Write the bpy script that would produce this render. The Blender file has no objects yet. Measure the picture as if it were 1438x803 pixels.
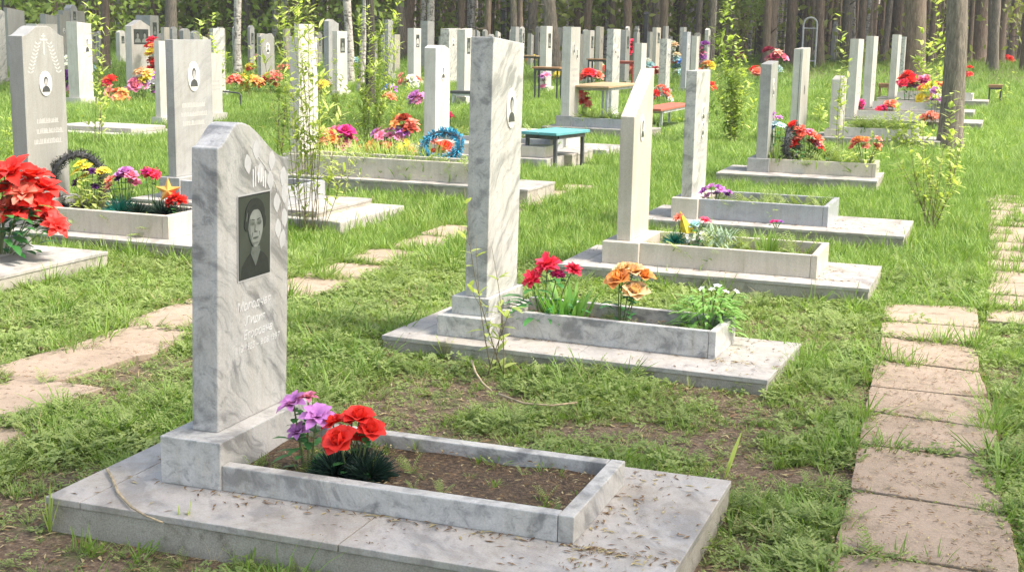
import bpy, bmesh, math, random
import numpy as np
from mathutils import Vector, Matrix, Euler, noise as mnoise
R=math.radians; PI=math.pi
random.seed(7); rng=np.random.default_rng(11)
S=bpy.context.scene; C=S.collection

# ------------------------------------------------------------------ camera
F,PITCH,ROLL,YAW,H=1863.25,.1874,.0198,-.3549,1.6       # focal length in pixels of a 1438 px wide frame
CX,CY=719.0,401.5
fw=Vector((math.sin(YAW)*math.cos(PITCH),math.cos(YAW)*math.cos(PITCH),-math.sin(PITCH)))
rt0=Vector((math.cos(YAW),-math.sin(YAW),0)); up0=rt0.cross(fw)
rt=math.cos(ROLL)*rt0+math.sin(ROLL)*up0; up=-math.sin(ROLL)*rt0+math.cos(ROLL)*up0
EYE=Vector((0,0,H))
cam=bpy.data.cameras.new('camera'); co=bpy.data.objects.new('camera',cam); C.objects.link(co)
co.matrix_world=Matrix(((rt.x,up.x,-fw.x,0),(rt.y,up.y,-fw.y,0),(rt.z,up.z,-fw.z,H),(0,0,0,1)))
cam.sensor_width=36; cam.lens=36*F/1438; cam.clip_end=600; cam.clip_start=.05
S.camera=co

def ground_z(x,y):
    d=math.hypot(x,y); t=min(1,max(0,(d-24)/34)); k=min(1,max(0,(d-12)/9)); return .75*t*t*(3-2*t)+.07*(1-k*k*(3-2*k))
def ray(px,py): return (fw*F+rt*(px-CX)-up*(py-CY)).normalized()
def at(px,py,dz=0.0):
    d=ray(px,py); t=2.0; prev=None
    if d.z>=-1e-4: d=Vector((d.x,d.y,-1e-4))
    for i in range(4000):
        p=EYE+d*t
        if p.z<=ground_z(p.x,p.y)+dz: break
        t+=.04
        if t>120: break
    lo,hi=t-.04,t
    for i in range(20):
        m=(lo+hi)/2;p=EYE+d*m
        if p.z<=ground_z(p.x,p.y)+dz: hi=m
        else: lo=m
    return EYE+d*hi
def depth(p): return (Vector(p)-EYE).dot(fw)
def on_y(px,py,Y):
    d=ray(px,py); return EYE+d*(Y/d.y)
def on_x(px,py,X):
    d=ray(px,py); return EYE+d*(X/d.x)

# ------------------------------------------------------------------ materials
def newmat(name):
    m=bpy.data.materials.new(name); m.use_nodes=True
    nt=m.node_tree; nt.nodes.clear()
    out=nt.nodes.new('ShaderNodeOutputMaterial'); b=nt.nodes.new('ShaderNodeBsdfPrincipled')
    nt.links.new(b.outputs[0],out.inputs[0]); return m,nt,b,out
def N(nt,t,**k):
    n=nt.nodes.new('ShaderNode'+t)
    for a,v in k.items():
        if a.startswith('i_'): n.inputs[a[2:].replace('_',' ')].default_value=v
        else: setattr(n,a,v)
    return n
def ramp(nt,fac,stops):
    r=nt.nodes.new('ShaderNodeValToRGB'); e=r.color_ramp.elements
    e[0].position,e[0].color=stops[0][0],(*stops[0][1],1); e[1].position,e[1].color=stops[-1][0],(*stops[-1][1],1)
    for p,c in stops[1:-1]:
        q=e.new(p); q.color=(*c,1)
    nt.links.new(fac,r.inputs[0]); return r.outputs[0]
def mix(nt,fac,a,b,mode='MIX'):
    m=nt.nodes.new('ShaderNodeMix'); m.data_type='RGBA'; m.blend_type=mode
    for s,v in ((m.inputs[0],fac),(m.inputs[6],a),(m.inputs[7],b)):
        if hasattr(v,'node'): nt.links.new(v,s)
        elif isinstance(v,(int,float)): s.default_value=v
        else: s.default_value=(*v,1)
    return m.outputs[2]
def objcoord(nt,rnd=True):
    tc=N(nt,'TexCoord'); 
    if not rnd: return tc.outputs['Object']
    oi=N(nt,'ObjectInfo'); ml=N(nt,'Math',operation='MULTIPLY'); ml.inputs[1].default_value=37.
    nt.links.new(oi.outputs['Random'],ml.inputs[0])
    ad=N(nt,'VectorMath',operation='ADD'); nt.links.new(tc.outputs['Object'],ad.inputs[0]); nt.links.new(ml.outputs[0],ad.inputs[1])
    return ad.outputs[0]
def mapped(nt,v,rot=(0,0,0),scale=(1,1,1)):
    r=N(nt,'Mapping'); r.inputs['Rotation'].default_value=rot; nt.links.new(v,r.inputs[0])      # rotate first, then stretch along the turned axes
    m=N(nt,'Mapping'); m.inputs['Scale'].default_value=scale
    nt.links.new(r.outputs[0],m.inputs[0]); return m.outputs[0]
def noise(nt,v,scale,detail=4,rough=.55,dist=0):
    n=N(nt,'TexNoise'); n.inputs['Scale'].default_value=scale; n.inputs['Detail'].default_value=detail
    n.inputs['Roughness'].default_value=rough; n.inputs['Distortion'].default_value=dist
    if v is not None: nt.links.new(v,n.inputs['Vector'])
    return n.outputs[0]
def bump(nt,b,h,strength=.3,dist=.01):
    n=N(nt,'Bump'); n.inputs['Strength'].default_value=strength; n.inputs['Distance'].default_value=dist
    nt.links.new(h,n.inputs['Height']); nt.links.new(n.outputs[0],b.inputs['Normal'])

def marble(name,base,vein,amount=.8,scale=7,rot=(R(35),0,0),rough=.38,stain=.35,stretch=.22):
    m,nt,b,_=newmat(name); v=objcoord(nt)
    dn=N(nt,'TexNoise'); dn.inputs['Scale'].default_value=3.0; dn.inputs['Detail'].default_value=3; nt.links.new(v,dn.inputs['Vector'])
    ds=N(nt,'VectorMath',operation='SCALE'); ds.inputs['Scale'].default_value=.22; nt.links.new(dn.outputs['Color'],ds.inputs[0])
    da=N(nt,'VectorMath',operation='ADD'); nt.links.new(v,da.inputs[0]); nt.links.new(ds.outputs[0],da.inputs[1])
    w=mapped(nt,da.outputs[0],rot,(scale*.7,scale,scale*stretch))
    n1=noise(nt,w,1.5,6,.62,.3); n2=noise(nt,w,4.2,5,.65,.8)
    v1=ramp(nt,n1,[(.40,(0,0,0)),(.50,(.22,)*3),(.62,(1,1,1))])
    v2=ramp(nt,n2,[(.48,(0,0,0)),(.56,(.35,)*3),(.66,(1,1,1))])
    mx=N(nt,'Math',operation='MAXIMUM'); nt.links.new(v1,mx.inputs[0])
    q=N(nt,'Math',operation='MULTIPLY'); nt.links.new(v2,q.inputs[0]); q.inputs[1].default_value=.75; nt.links.new(q.outputs[0],mx.inputs[1])
    f=N(nt,'Math',operation='MULTIPLY'); nt.links.new(mx.outputs[0],f.inputs[0]); f.inputs[1].default_value=amount
    c=mix(nt,f.outputs[0],base,vein)
    st=ramp(nt,noise(nt,v,2.6,6,.7),[(.45,(0,0,0)),(.75,(1,1,1))])
    sf=N(nt,'Math',operation='MULTIPLY'); nt.links.new(st,sf.inputs[0]); sf.inputs[1].default_value=stain
    c=mix(nt,sf.outputs[0],c,(base[0]*.72,base[1]*.66,base[2]*.54))
    dr=ramp(nt,noise(nt,mapped(nt,v,(0,0,0),(16,16,1.1)),1.6,6,.7),[(.42,(1,1,1)),(.62,(.90,.88,.84)),(.75,(.74,.71,.64))])
    c=mix(nt,.8,c,dr,'MULTIPLY')
    sp=ramp(nt,noise(nt,v,160,2,.5),[(.35,(.86,.86,.86)),(.6,(1,1,1))])
    c=mix(nt,1.0,c,sp,'MULTIPLY')
    nt.links.new(c,b.inputs['Base Color'])
    rr=N(nt,'MapRange'); rr.inputs[3].default_value=rough-.08; rr.inputs[4].default_value=rough+.22; nt.links.new(st,rr.inputs[0]); nt.links.new(rr.outputs[0],b.inputs['Roughness'])
    bump(nt,b,noise(nt,v,60,5,.6),.06,.003)
    return m
def concrete(name,a,bc,rough=.9,dirt=(.12,.09,.06),dirtamt=.5,scale=5):
    m,nt,b,_=newmat(name); v=objcoord(nt)
    c=mix(nt,ramp(nt,noise(nt,v,scale,7,.65),[(.3,(0,0,0)),(.7,(1,1,1))]),a,bc)
    d=ramp(nt,noise(nt,v,scale*2.3,8,.75),[(.52,(0,0,0)),(.68,(1,1,1))])
    df=N(nt,'Math',operation='MULTIPLY'); nt.links.new(d,df.inputs[0]); df.inputs[1].default_value=dirtamt
    c=mix(nt,df.outputs[0],c,dirt)
    sp=ramp(nt,noise(nt,v,190,3,.6),[(.3,(.72,.72,.72)),(.62,(1.08,1.08,1.08))])
    c=mix(nt,1.0,c,sp,'MULTIPLY')
    nt.links.new(c,b.inputs['Base Color']); b.inputs['Roughness'].default_value=rough
    bump(nt,b,noise(nt,v,45,6,.7),.35,.006)
    return m
def plain(name,col,rough=.5,var=.12,scale=12,metal=0,bumpy=0):
    m,nt,b,_=newmat(name); v=objcoord(nt)
    n=noise(nt,v,scale,5,.6)
    lo=tuple(max(0,x*(1-var*1.6)) for x in col); hi=tuple(min(1,x*(1+var)) for x in col)
    nt.links.new(ramp(nt,n,[(.3,lo),(.7,hi)]),b.inputs['Base Color'])
    b.inputs['Roughness'].default_value=rough; b.inputs['Metallic'].default_value=metal
    if bumpy: bump(nt,b,n,bumpy,.01)
    return m
def leafmat(name,col,col2,trans=.35,rough=.55,scale=1.7):
    m,nt,b,out=newmat(name)
    oi=N(nt,'ObjectInfo'); tc=N(nt,'NewGeometry')
    n=noise(nt,tc.outputs['Position'],scale,3,.6)
    ad=N(nt,'Math',operation='MULTIPLY_ADD'); nt.links.new(oi.outputs['Random'],ad.inputs[0]); ad.inputs[1].default_value=.5
    nt.links.new(n,ad.inputs[2])
    wv=N(nt,'TexWhiteNoise'); wv.noise_dimensions='1D'
    nt.links.new(tc.outputs['Random Per Island'],wv.inputs['W'])
    a2=N(nt,'Math',operation='MULTIPLY_ADD'); nt.links.new(wv.outputs[0],a2.inputs[0]); a2.inputs[1].default_value=.5; nt.links.new(ad.outputs[0],a2.inputs[2])
    c=ramp(nt,a2.outputs[0],[(.45,col),(1.0,col2)])
    nt.links.new(c,b.inputs['Base Color']); b.inputs['Roughness'].default_value=rough
    b.inputs['Specular IOR Level'].default_value=.25
    t=N(nt,'BsdfTranslucent'); tcx=mix(nt,1.0,c,(1.0,1.1,.5),'MULTIPLY'); nt.links.new(tcx,t.inputs[0])
    ms=N(nt,'MixShader'); ms.inputs[0].default_value=trans
    nt.links.new(b.outputs[0],ms.inputs[1]); nt.links.new(t.outputs[0],ms.inputs[2]); nt.links.new(ms.outputs[0],out.inputs[0])
    return m
def barkmat(name,dark,light,sx=9,sz=1.6,birch=False):
    m,nt,b,_=newmat(name); v=objcoord(nt)
    if birch:
        w=mapped(nt,v,(0,0,0),(3,3,11)); n=noise(nt,w,1.6,5,.65)
        c=ramp(nt,n,[(.36,(.06,.05,.045)),(.45,light),(1,(.62,.58,.52))])
        low=noise(nt,mapped(nt,v,(0,0,0),(6,6,2)),2,5,.7)
        c=mix(nt,ramp(nt,low,[(.5,(0,0,0)),(.62,(1,1,1))]),c,dark)
        h=n
    else:
        w=mapped(nt,v,(0,0,0),(sx,sx,sz)); h=noise(nt,w,2.2,8,.72,.6)
        c=ramp(nt,h,[(.32,tuple(x*.45 for x in dark)),(.5,dark),(.7,light)])
        c=mix(nt,ramp(nt,noise(nt,v,1.2,4,.6),[(.5,(0,0,0)),(.7,(.4,.4,.4))]),c,(.11,.12,.06))
    nt.links.new(c,b.inputs['Base Color']); b.inputs['Roughness'].default_value=.95
    bump(nt,b,h,.8,.05); return m

M={}
M['marble_streak']=marble('grey_veined_marble',(.55,.535,.505),(.19,.19,.19),.9,7.5,(R(-50),R(16),0),stretch=.11)
M['marble_pale']=marble('pale_veined_marble',(.55,.54,.50),(.22,.225,.22),.85,11,(R(50),R(-12),0),stretch=.22)
M['marble_white']=marble('white_marble',(.57,.545,.50),(.42,.40,.36),.6,5,(R(20),0,0))
M['marble_warm']=marble('cream_marble',(.54,.495,.42),(.40,.36,.295),.5,4,(R(15),0,0))
M['marble_grey']=marble('grey_marble',(.35,.348,.335),(.23,.23,.228),.6,6,(R(60),0,0))
M['marble_dull']=marble('dull_grey_stone',(.32,.315,.29),(.22,.218,.20),.5,3,(R(10),0,0))
M['marble_blue']=marble('blue_grey_marble',(.36,.37,.39),(.26,.27,.29),.6,7,(R(85),0,0))
M['clad']=marble('slab_cladding_marble',(.46,.43,.395),(.24,.228,.218),.85,4.5,(R(70),R(20),R(40)),.5,.75,.4)
M['concrete']=concrete('weathered_concrete',(.42,.385,.32),(.24,.215,.17),.92,(.10,.085,.055),.75,3.2)
M['paver']=concrete('paving_concrete',(.37,.285,.21),(.27,.205,.145),.95,(.15,.115,.07),.8,3.6)
M['slabgrey']=concrete('grey_slab_concrete',(.42,.39,.34),(.32,.30,.26),.95,(.2,.18,.12),.4,3)
M['panel']=plain('dark_polished_panel',(.046,.054,.046),.35,.2,8)
M['p_mid']=plain('engraved_mid_tone',(.115,.13,.11),.5,.25,30)
M['p_light']=plain('engraved_light_tone',(.215,.23,.20),.5,.15,24)
M['p_dark']=plain('engraved_dark_tone',(.016,.019,.016),.5,.3,60)
M['etch']=plain('engraved_pale_line',(.82,.80,.76),.8,.05,20)
M['etch_text']=plain('engraved_lettering',(.65,.64,.61),.8,.05,20)
M['etch_dim']=plain('engraved_dim_line',(.47,.455,.42),.85,.06,20)
M['etch_soft']=plain('engraved_leaf',(.52,.51,.485),.85,.08,16)
M['enamel']=plain('white_enamel',(.60,.585,.54),.25,.03,10)
M['enamel_dark']=plain('dark_enamel',(.06,.06,.06),.3,.2,30)
M['enamel_grey']=plain('grey_enamel',(.35,.34,.32),.3,.2,30)
M['black']=plain('black_stone',(.035,.035,.04),.3,.2,8)
M['gold']=plain('gold_star_foil',(.75,.42,.10),.35,.2,10,.4)
M['wood_yellow']=concrete('yellowish_board',(.47,.33,.18),(.38,.26,.14),.65,(.24,.19,.13),.5,5)
M['wood_brown']=plain('brown_board',(.30,.16,.075),.65,.2,4)
M['wood_red']=concrete('red_painted_board',(.45,.12,.075),(.36,.10,.065),.6,(.30,.24,.19),.4,6)
M['turq']=concrete('turquoise_painted_board',(.12,.36,.37),(.09,.29,.31),.6,(.30,.32,.27),.5,6)
M['darkpaint']=plain('dark_grey_painted_steel',(.06,.06,.062),.5,.3,14)
M['greypaint']=plain('grey_painted_steel',(.42,.43,.42),.5,.2,9)
M['redpaint']=plain('red_painted_steel',(.35,.05,.04),.5,.2,9)
M['twig']=plain('dry_pale_wood',(.40,.31,.19),.9,.3,40)
M['stem']=plain('green_stem',(.12,.16,.05),.7,.25,20)
M['woodystem']=plain('woody_sapling_stem',(.20,.16,.08),.8,.25,20)
M['plasticleaf']=leafmat('artificial_leaf',(.02,.09,.02),(.06,.20,.05),.15,.4)
M['darkneedle']=leafmat('dark_tinsel',(.008,.02,.014),(.02,.045,.03),.05,.5)
M['blackneedle']=leafmat('black_tinsel',(.012,.014,.012),(.05,.055,.045),.05,.5)
M['blueneedle']=leafmat('blue_tinsel',(.01,.10,.25),(.03,.28,.45),.05,.5)
M['tealneedle']=leafmat('teal_tinsel',(.005,.07,.06),(.02,.16,.13),.1,.5)
M['greyleaf']=leafmat('grey_green_leaf',(.10,.16,.11),(.22,.30,.2),.2)
M['fresh']=leafmat('fresh_green_leaf',(.12,.30,.05),(.26,.46,.12),.4)
M['grass']=leafmat('grass_blade',(.068,.152,.024),(.225,.335,.075),.4)
M['grass_yellow']=leafmat('light_grass_blade',(.14,.235,.045),(.29,.39,.11),.42)
M['weed']=leafmat('weed_leaf',(.11,.175,.046),(.29,.36,.12),.4)
M['dryblade']=leafmat('dry_grass_blade',(.32,.25,.12),(.46,.38,.2),.2)
M['sapleaf']=leafmat('sapling_leaf',(.32,.42,.10),(.54,.60,.20),.5)
M['sapleaf_dark']=leafmat('shrub_leaf',(.14,.23,.04),(.28,.36,.09),.42)
M['canopy']=leafmat('canopy_leaf',(.05,.11,.02),(.12,.2,.035),.4)
M['under']=leafmat('undergrowth_leaf',(.14,.17,.04),(.28,.31,.09),.45)
M['pine']=barkmat('pine_bark',(.15,.108,.076),(.27,.205,.15))
M['pine_grey']=barkmat('grey_brown_bark',(.18,.15,.115),(.34,.285,.225),11,2.2)
M['birch']=barkmat('birch_bark',(.13,.11,.09),(.42,.38,.33),birch=True)
M['darkbark']=barkmat('dark_bark',(.05,.042,.03),(.10,.085,.06))
FL={'red':(.80,.035,.025),'coral':(.85,.20,.14),'crimson':(.75,.04,.10),'magenta':(.52,.03,.20),'pink':(.72,.22,.36),'lilac':(.50,.20,.52),
 'purple':(.13,.03,.22),'violet':(.30,.08,.38),'orange':(.85,.30,.09),'peach':(.85,.46,.26),'yellow':(.78,.55,.05),'white':(.80,.79,.76),'blue':(.08,.22,.60),
 'lightblue':(.42,.58,.72),'darkred':(.30,.04,.02),'salmon':(.85,.30,.24),'wine':(.28,.01,.05)}
def flowermat(k):
    key='fl_'+k
    if key not in M:
        c=FL[k]; M[key]=leafmat(k+'_petal',tuple(x*.78 for x in c),tuple(min(.85,x*1.25+.01) for x in c),.3,.5,25)
    return M[key]

# soil / ground
def groundmat():
    m,nt,b,_=newmat('ground'); tc=N(nt,'NewGeometry'); v=tc.outputs['Position']
    n1=noise(nt,v,.8,6,.65); n2=noise(nt,v,5,8,.72); n3=noise(nt,v,55,4,.7)
    soil=ramp(nt,n3,[(.28,(.06,.04,.025)),(.48,(.13,.088,.056)),(.6,(.21,.15,.095)),(.72,(.38,.29,.19))])
    green=ramp(nt,n3,[(.3,(.045,.075,.014)),(.7,(.13,.20,.04))])
    f=ramp(nt,n2,[(.50,(0,0,0)),(.66,(.8,.8,.8))])
    c=mix(nt,f,soil,green)
    # farther lawn greener, forest floor brown
    sx=N(nt,'SeparateXYZ'); nt.links.new(v,sx.inputs[0])
    far=N(nt,'MapRange'); far.inputs[1].default_value=7; far.inputs[2].default_value=13; nt.links.new(sx.outputs[1],far.inputs[0])
    g2=ramp(nt,n2,[(.3,(.075,.13,.022)),(.6,(.15,.23,.04)),(.8,(.22,.26,.07))])
    c=mix(nt,far.outputs[0],c,g2)
    wd=N(nt,'MapRange'); wd.inputs[1].default_value=41; wd.inputs[2].default_value=47; nt.links.new(sx.outputs[1],wd.inputs[0])
    c=mix(nt,wd.outputs[0],c,ramp(nt,n2,[(.35,(.085,.06,.035)),(.6,(.12,.10,.05)),(.75,(.09,.12,.035))]))
    nt.links.new(c,b.inputs['Base Color']); b.inputs['Roughness'].default_value=1
    bump(nt,b,n3,.8,.03); return m
M['ground']=groundmat()
def soilmat():
    m,nt,b,_=newmat('bed_soil'); v=N(nt,'NewGeometry').outputs['Position']
    n3=noise(nt,v,70,5,.75)
    nt.links.new(ramp(nt,n3,[(.3,(.045,.03,.018)),(.47,(.105,.07,.042)),(.58,(.19,.125,.07)),(.7,(.36,.26,.15))]),b.inputs['Base Color'])
    b.inputs['Roughness'].default_value=1; bump(nt,b,n3,1,.03); return m
M['soil']=soilmat()
M['litter']=leafmat('brown_litter',(.055,.03,.016),(.22,.135,.065),.05,.8,40)

# ------------------------------------------------------------------ mesh helpers
class MB:
    def __init__(s): s.v=[];s.f=[];s.m=[];s.cur=0
    def add(s,vs,fs):
        o=len(s.v); s.v+= [tuple(p) for p in vs]; s.f+=[tuple(i+o for i in f) for f in fs]; s.m+=[s.cur]*len(fs); return s
    def box(s,x0,x1,y0,y1,z0,z1):
        v=[(x,y,z) for z in (z0,z1) for y in (y0,y1) for x in (x0,x1)]
        return s.add(v,[(0,2,3,1),(4,5,7,6),(0,1,5,4),(2,6,7,3),(0,4,6,2),(1,3,7,5)])
    def prism(s,prof,x0,x1,lx=0,ly=0):  # profile in (y,z), extruded along x; top leans by lx, ly
        n=len(prof); z0=min(p[1] for p in prof); z1=max(p[1] for p in prof); k=lambda z:(z-z0)/(z1-z0)
        v=[(x0+lx*k(z),y+ly*k(z),z) for y,z in prof]+[(x1+lx*k(z),y+ly*k(z),z) for y,z in prof]
        f=[tuple(range(n-1,-1,-1)),tuple(range(n,2*n))]+[(i,(i+1)%n,n+(i+1)%n,n+i) for i in range(n)]
        return s.add(v,[tuple(reversed(q)) for q in f])
    def tube(s,pts,rad,n=8,cap=True):
        pts=[Vector(p) for p in pts]; rad=rad if hasattr(rad,'__len__') else [rad]*len(pts)
        vs=[];a=None
        for i,p in enumerate(pts):
            d=(pts[min(i+1,len(pts)-1)]-pts[max(i-1,0)]).normalized()
            if a is None: a=d.orthogonal().normalized()
            a=(a-d*a.dot(d)).normalized(); b=d.cross(a)
            vs+=[p+(a*math.cos(t)+b*math.sin(t))*rad[i] for t in [2*PI*k/n for k in range(n)]]
        fs=[(i*n+k,i*n+(k+1)%n,(i+1)*n+(k+1)%n,(i+1)*n+k) for i in range(len(pts)-1) for k in range(n)]
        if cap: fs+=[tuple(range(n-1,-1,-1)),tuple(range((len(pts)-1)*n,len(pts)*n))]
        return s.add(vs,fs)
    def build(s,name,mats,parent=None,smooth=False,bevel=0):
        me=bpy.data.meshes.new(name); me.from_pydata(s.v,[],s.f)
        if not isinstance(mats,(list,tuple)): mats=[mats]
        for q in mats: me.materials.append(q)
        me.polygons.foreach_set('material_index',s.m)
        if smooth: me.polygons.foreach_set('use_smooth',[True]*len(s.f))
        if bevel:
            bm=bmesh.new(); bm.from_mesh(me)
            ed=[e for e in bm.edges if len(e.link_faces)==2 and e.calc_face_angle(0)>.5]
            bmesh.ops.bevel(bm,geom=ed,offset=bevel,segments=2,affect='EDGES',profile=.6,clamp_overlap=True); bm.to_mesh(me); bm.free()
        me.update()
        o=bpy.data.objects.new(name,me); C.objects.link(o)
        if parent: o.parent=parent
        return o
def tag(o,label=None,cat=None,group=None,kind=None):
    if label: o['label']=label
    if cat: o['category']=cat
    if group: o['group']=group
    if kind: o['kind']=kind
    return o
def empty(name,loc,rz=0,label=None,cat=None,group=None):
    o=bpy.data.objects.new(name,None); C.objects.link(o); o.location=loc; o.rotation_euler=(0,0,rz); o.empty_display_size=.1
    return tag(o,label,cat,group)
def linkmesh(name,me,parent=None,mat=None,loc=None,rot=None,scl=None):
    o=bpy.data.objects.new(name,me); C.objects.link(o)
    if parent: o.parent=parent
    if loc is not None: o.location=loc
    if rot is not None: o.rotation_euler=rot
    if scl is not None: o.scale=(scl,)*3 if isinstance(scl,(int,float)) else scl
    return o

# ------------------------------------------------------------------ graves
EXCL=[]          # (cx, cy, yaw, x0,x1,y0,y1) footprints kept free of grass
SLABTOPS=[]      # (loc, yaw, rect, z) to scatter litter on
BEDS=[]
def profile(shape,y0,y1,z0,z1,e=.1):
    w=y1-y0; P=lambda u,z:(y0+u*w,z)
    if shape=='flat': top=[P(0,z1),P(1,z1)]
    elif shape=='slope': top=[P(0,z1),P(1,z1-e)]
    elif shape=='rise': top=[P(0,z1),P(1,z1+e)]
    elif shape=='wave':   # asymmetric wave, crest near the front edge
        top=[P(0,z1)]
        for k in range(1,25):
            u=k/24
            if u<.28: z=z1+e*(.5-.5*math.cos(PI*u/.28))
            else:
                t=(u-.28)/.72; z=z1+e-(e*1.85)*(.5-.5*math.cos(PI*min(1,t*1.02)))
            top.append(P(u,z))
    elif shape=='ogee':
        top=[P(0,z1)]
        for k in range(1,24):
            u=k/24; s=1-abs(2*u-1); z=z1+e*(.5-.5*math.cos(PI*min(1,s*1.25))); top.append(P(u,z))
        top.append(P(1,z1))
    elif shape=='arch':
        top=[P(0,z1)]+[P(k/16,z1+e*math.sin(PI*k/16)) for k in range(1,16)]+[P(1,z1)]
    elif shape=='gable': top=[P(0,z1),P(.5,z1+e),P(1,z1)]
    elif shape=='chamfer': top=[P(0,z1-e*.6),P(.22,z1),P(.62,z1),P(1,z1-e)]
    elif shape=='cross':
        top=[P(0,z1),P(.3,z1),P(.3,z1+e*.4),P(.12,z1+e*.4),P(.12,z1+e*.6),P(.38,z1+e*.6),P(.38,z1+e),P(.62,z1+e),P(.62,z1+e*.6),P(.88,z1+e*.6),P(.88,z1+e*.4),P(.7,z1+e*.4),P(.7,z1),P(1,z1)]
    return [(y0,z0)]+top+[(y1,z0)]
def oval(mb,X,cy,cz,ry,rz,th,n=20):
    a=[(X,cy+ry*math.cos(2*PI*k/n),cz+rz*math.sin(2*PI*k/n)) for k in range(n)]
    b=[(X+th,y,z) for _,y,z in a]
    mb.add(a+b,[tuple(range(n,2*n))]+[(k,(k+1)%n,n+(k+1)%n,n+k) for k in range(n)]); return mb
def bust(mb,X,cy,cz,ry,rz,mi):   # simple portrait: shoulders, head, hair, on a plane at X (facing +x)
    hair,skin,coat=mi
    mb.cur=coat; n=10
    pts=[(X,cy-ry*.8,cz-rz*.85)]+[(X,cy+ry*.8*math.cos(PI-PI*k/n),cz-rz*.85+rz*.62*math.sin(PI*k/n)**.7) for k in range(1,n)]+[(X,cy+ry*.8,cz-rz*.85)]
    mb.add(pts,[tuple(range(len(pts)-1,-1,-1))])
    mb.cur=hair; oval(mb,X,cy,cz+rz*.28,ry*.43,rz*.44,.0012,14)
    mb.cur=skin; oval(mb,X+.0008,cy,cz+rz*.14,ry*.32,rz*.36,.0012,14)
def medallion(parent,X,cy,cz,ry,rz):
    mb=MB(); oval(mb,X,cy,cz,ry,rz,.006,24); mb.cur=1; oval(mb,X+.0045,cy,cz,ry*.86,rz*.88,.002,24)
    bust(mb,X+.0072,cy,cz,ry*.8,rz*.8,(2,3,2))
    return mb.build('portrait_medallion',[M['enamel'],M['enamel'],M['enamel_dark'],M['enamel_grey']],parent)
def darkpanel(parent,X,y0,y1,z0,z1,two=False,simple=True):
    mb=MB(); mb.cur=0; mb.box(X-.004,X+.003,y0,y1,z0,z1)
    cy,cz=(y0+y1)/2,(z0+z1)/2; w,h=(y1-y0)/2,(z1-z0)/2
    for c in ((cy-w*.48,cy+w*.48) if two else (cy,)):
        bust(mb,X+.0036,c,cz,w*(.5 if two else .95),h*.9,(2,1,1))
    return mb.build('portrait_panel',[M['panel'],M['p_light'],M['p_dark']],parent)
def scribble(parent,X,y0,y1,z0,z1,rows=3):
    # carved lines of unreadable lettering: short strokes in rows
    rnd=random.Random(int(abs(X*7919+z0*331+y0*97)*1000)); h=(z1-z0)/rows
    for r in range(rows):
        mb=MB(); zb=z1-(r+.82)*h; a=y0+rnd.random()*.2*(y1-y0); e=y1-rnd.random()*.2*(y1-y0); y=a; hh=h*.46
        mb.box(X-.002,X+.0008,a-.001,e+h*.1,zb-.001,zb+.002)
        while y<e:
            sw=h*.075; mb.box(X-.002,X+.0012,y,y+sw,zb,zb+hh*rnd.uniform(.85,1.1))
            if rnd.random()<.5:
                q=hh*rnd.choice((.0,.4,.8)); mb.box(X-.002,X+.0011,y+sw,y+sw*2.2,zb+q,zb+q+sw)
            y+=sw*(2.0+1.4*rnd.random())
        mb.build('inscription',M['etch_dim'],parent)
GG='marble graves of the cemetery'
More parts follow.
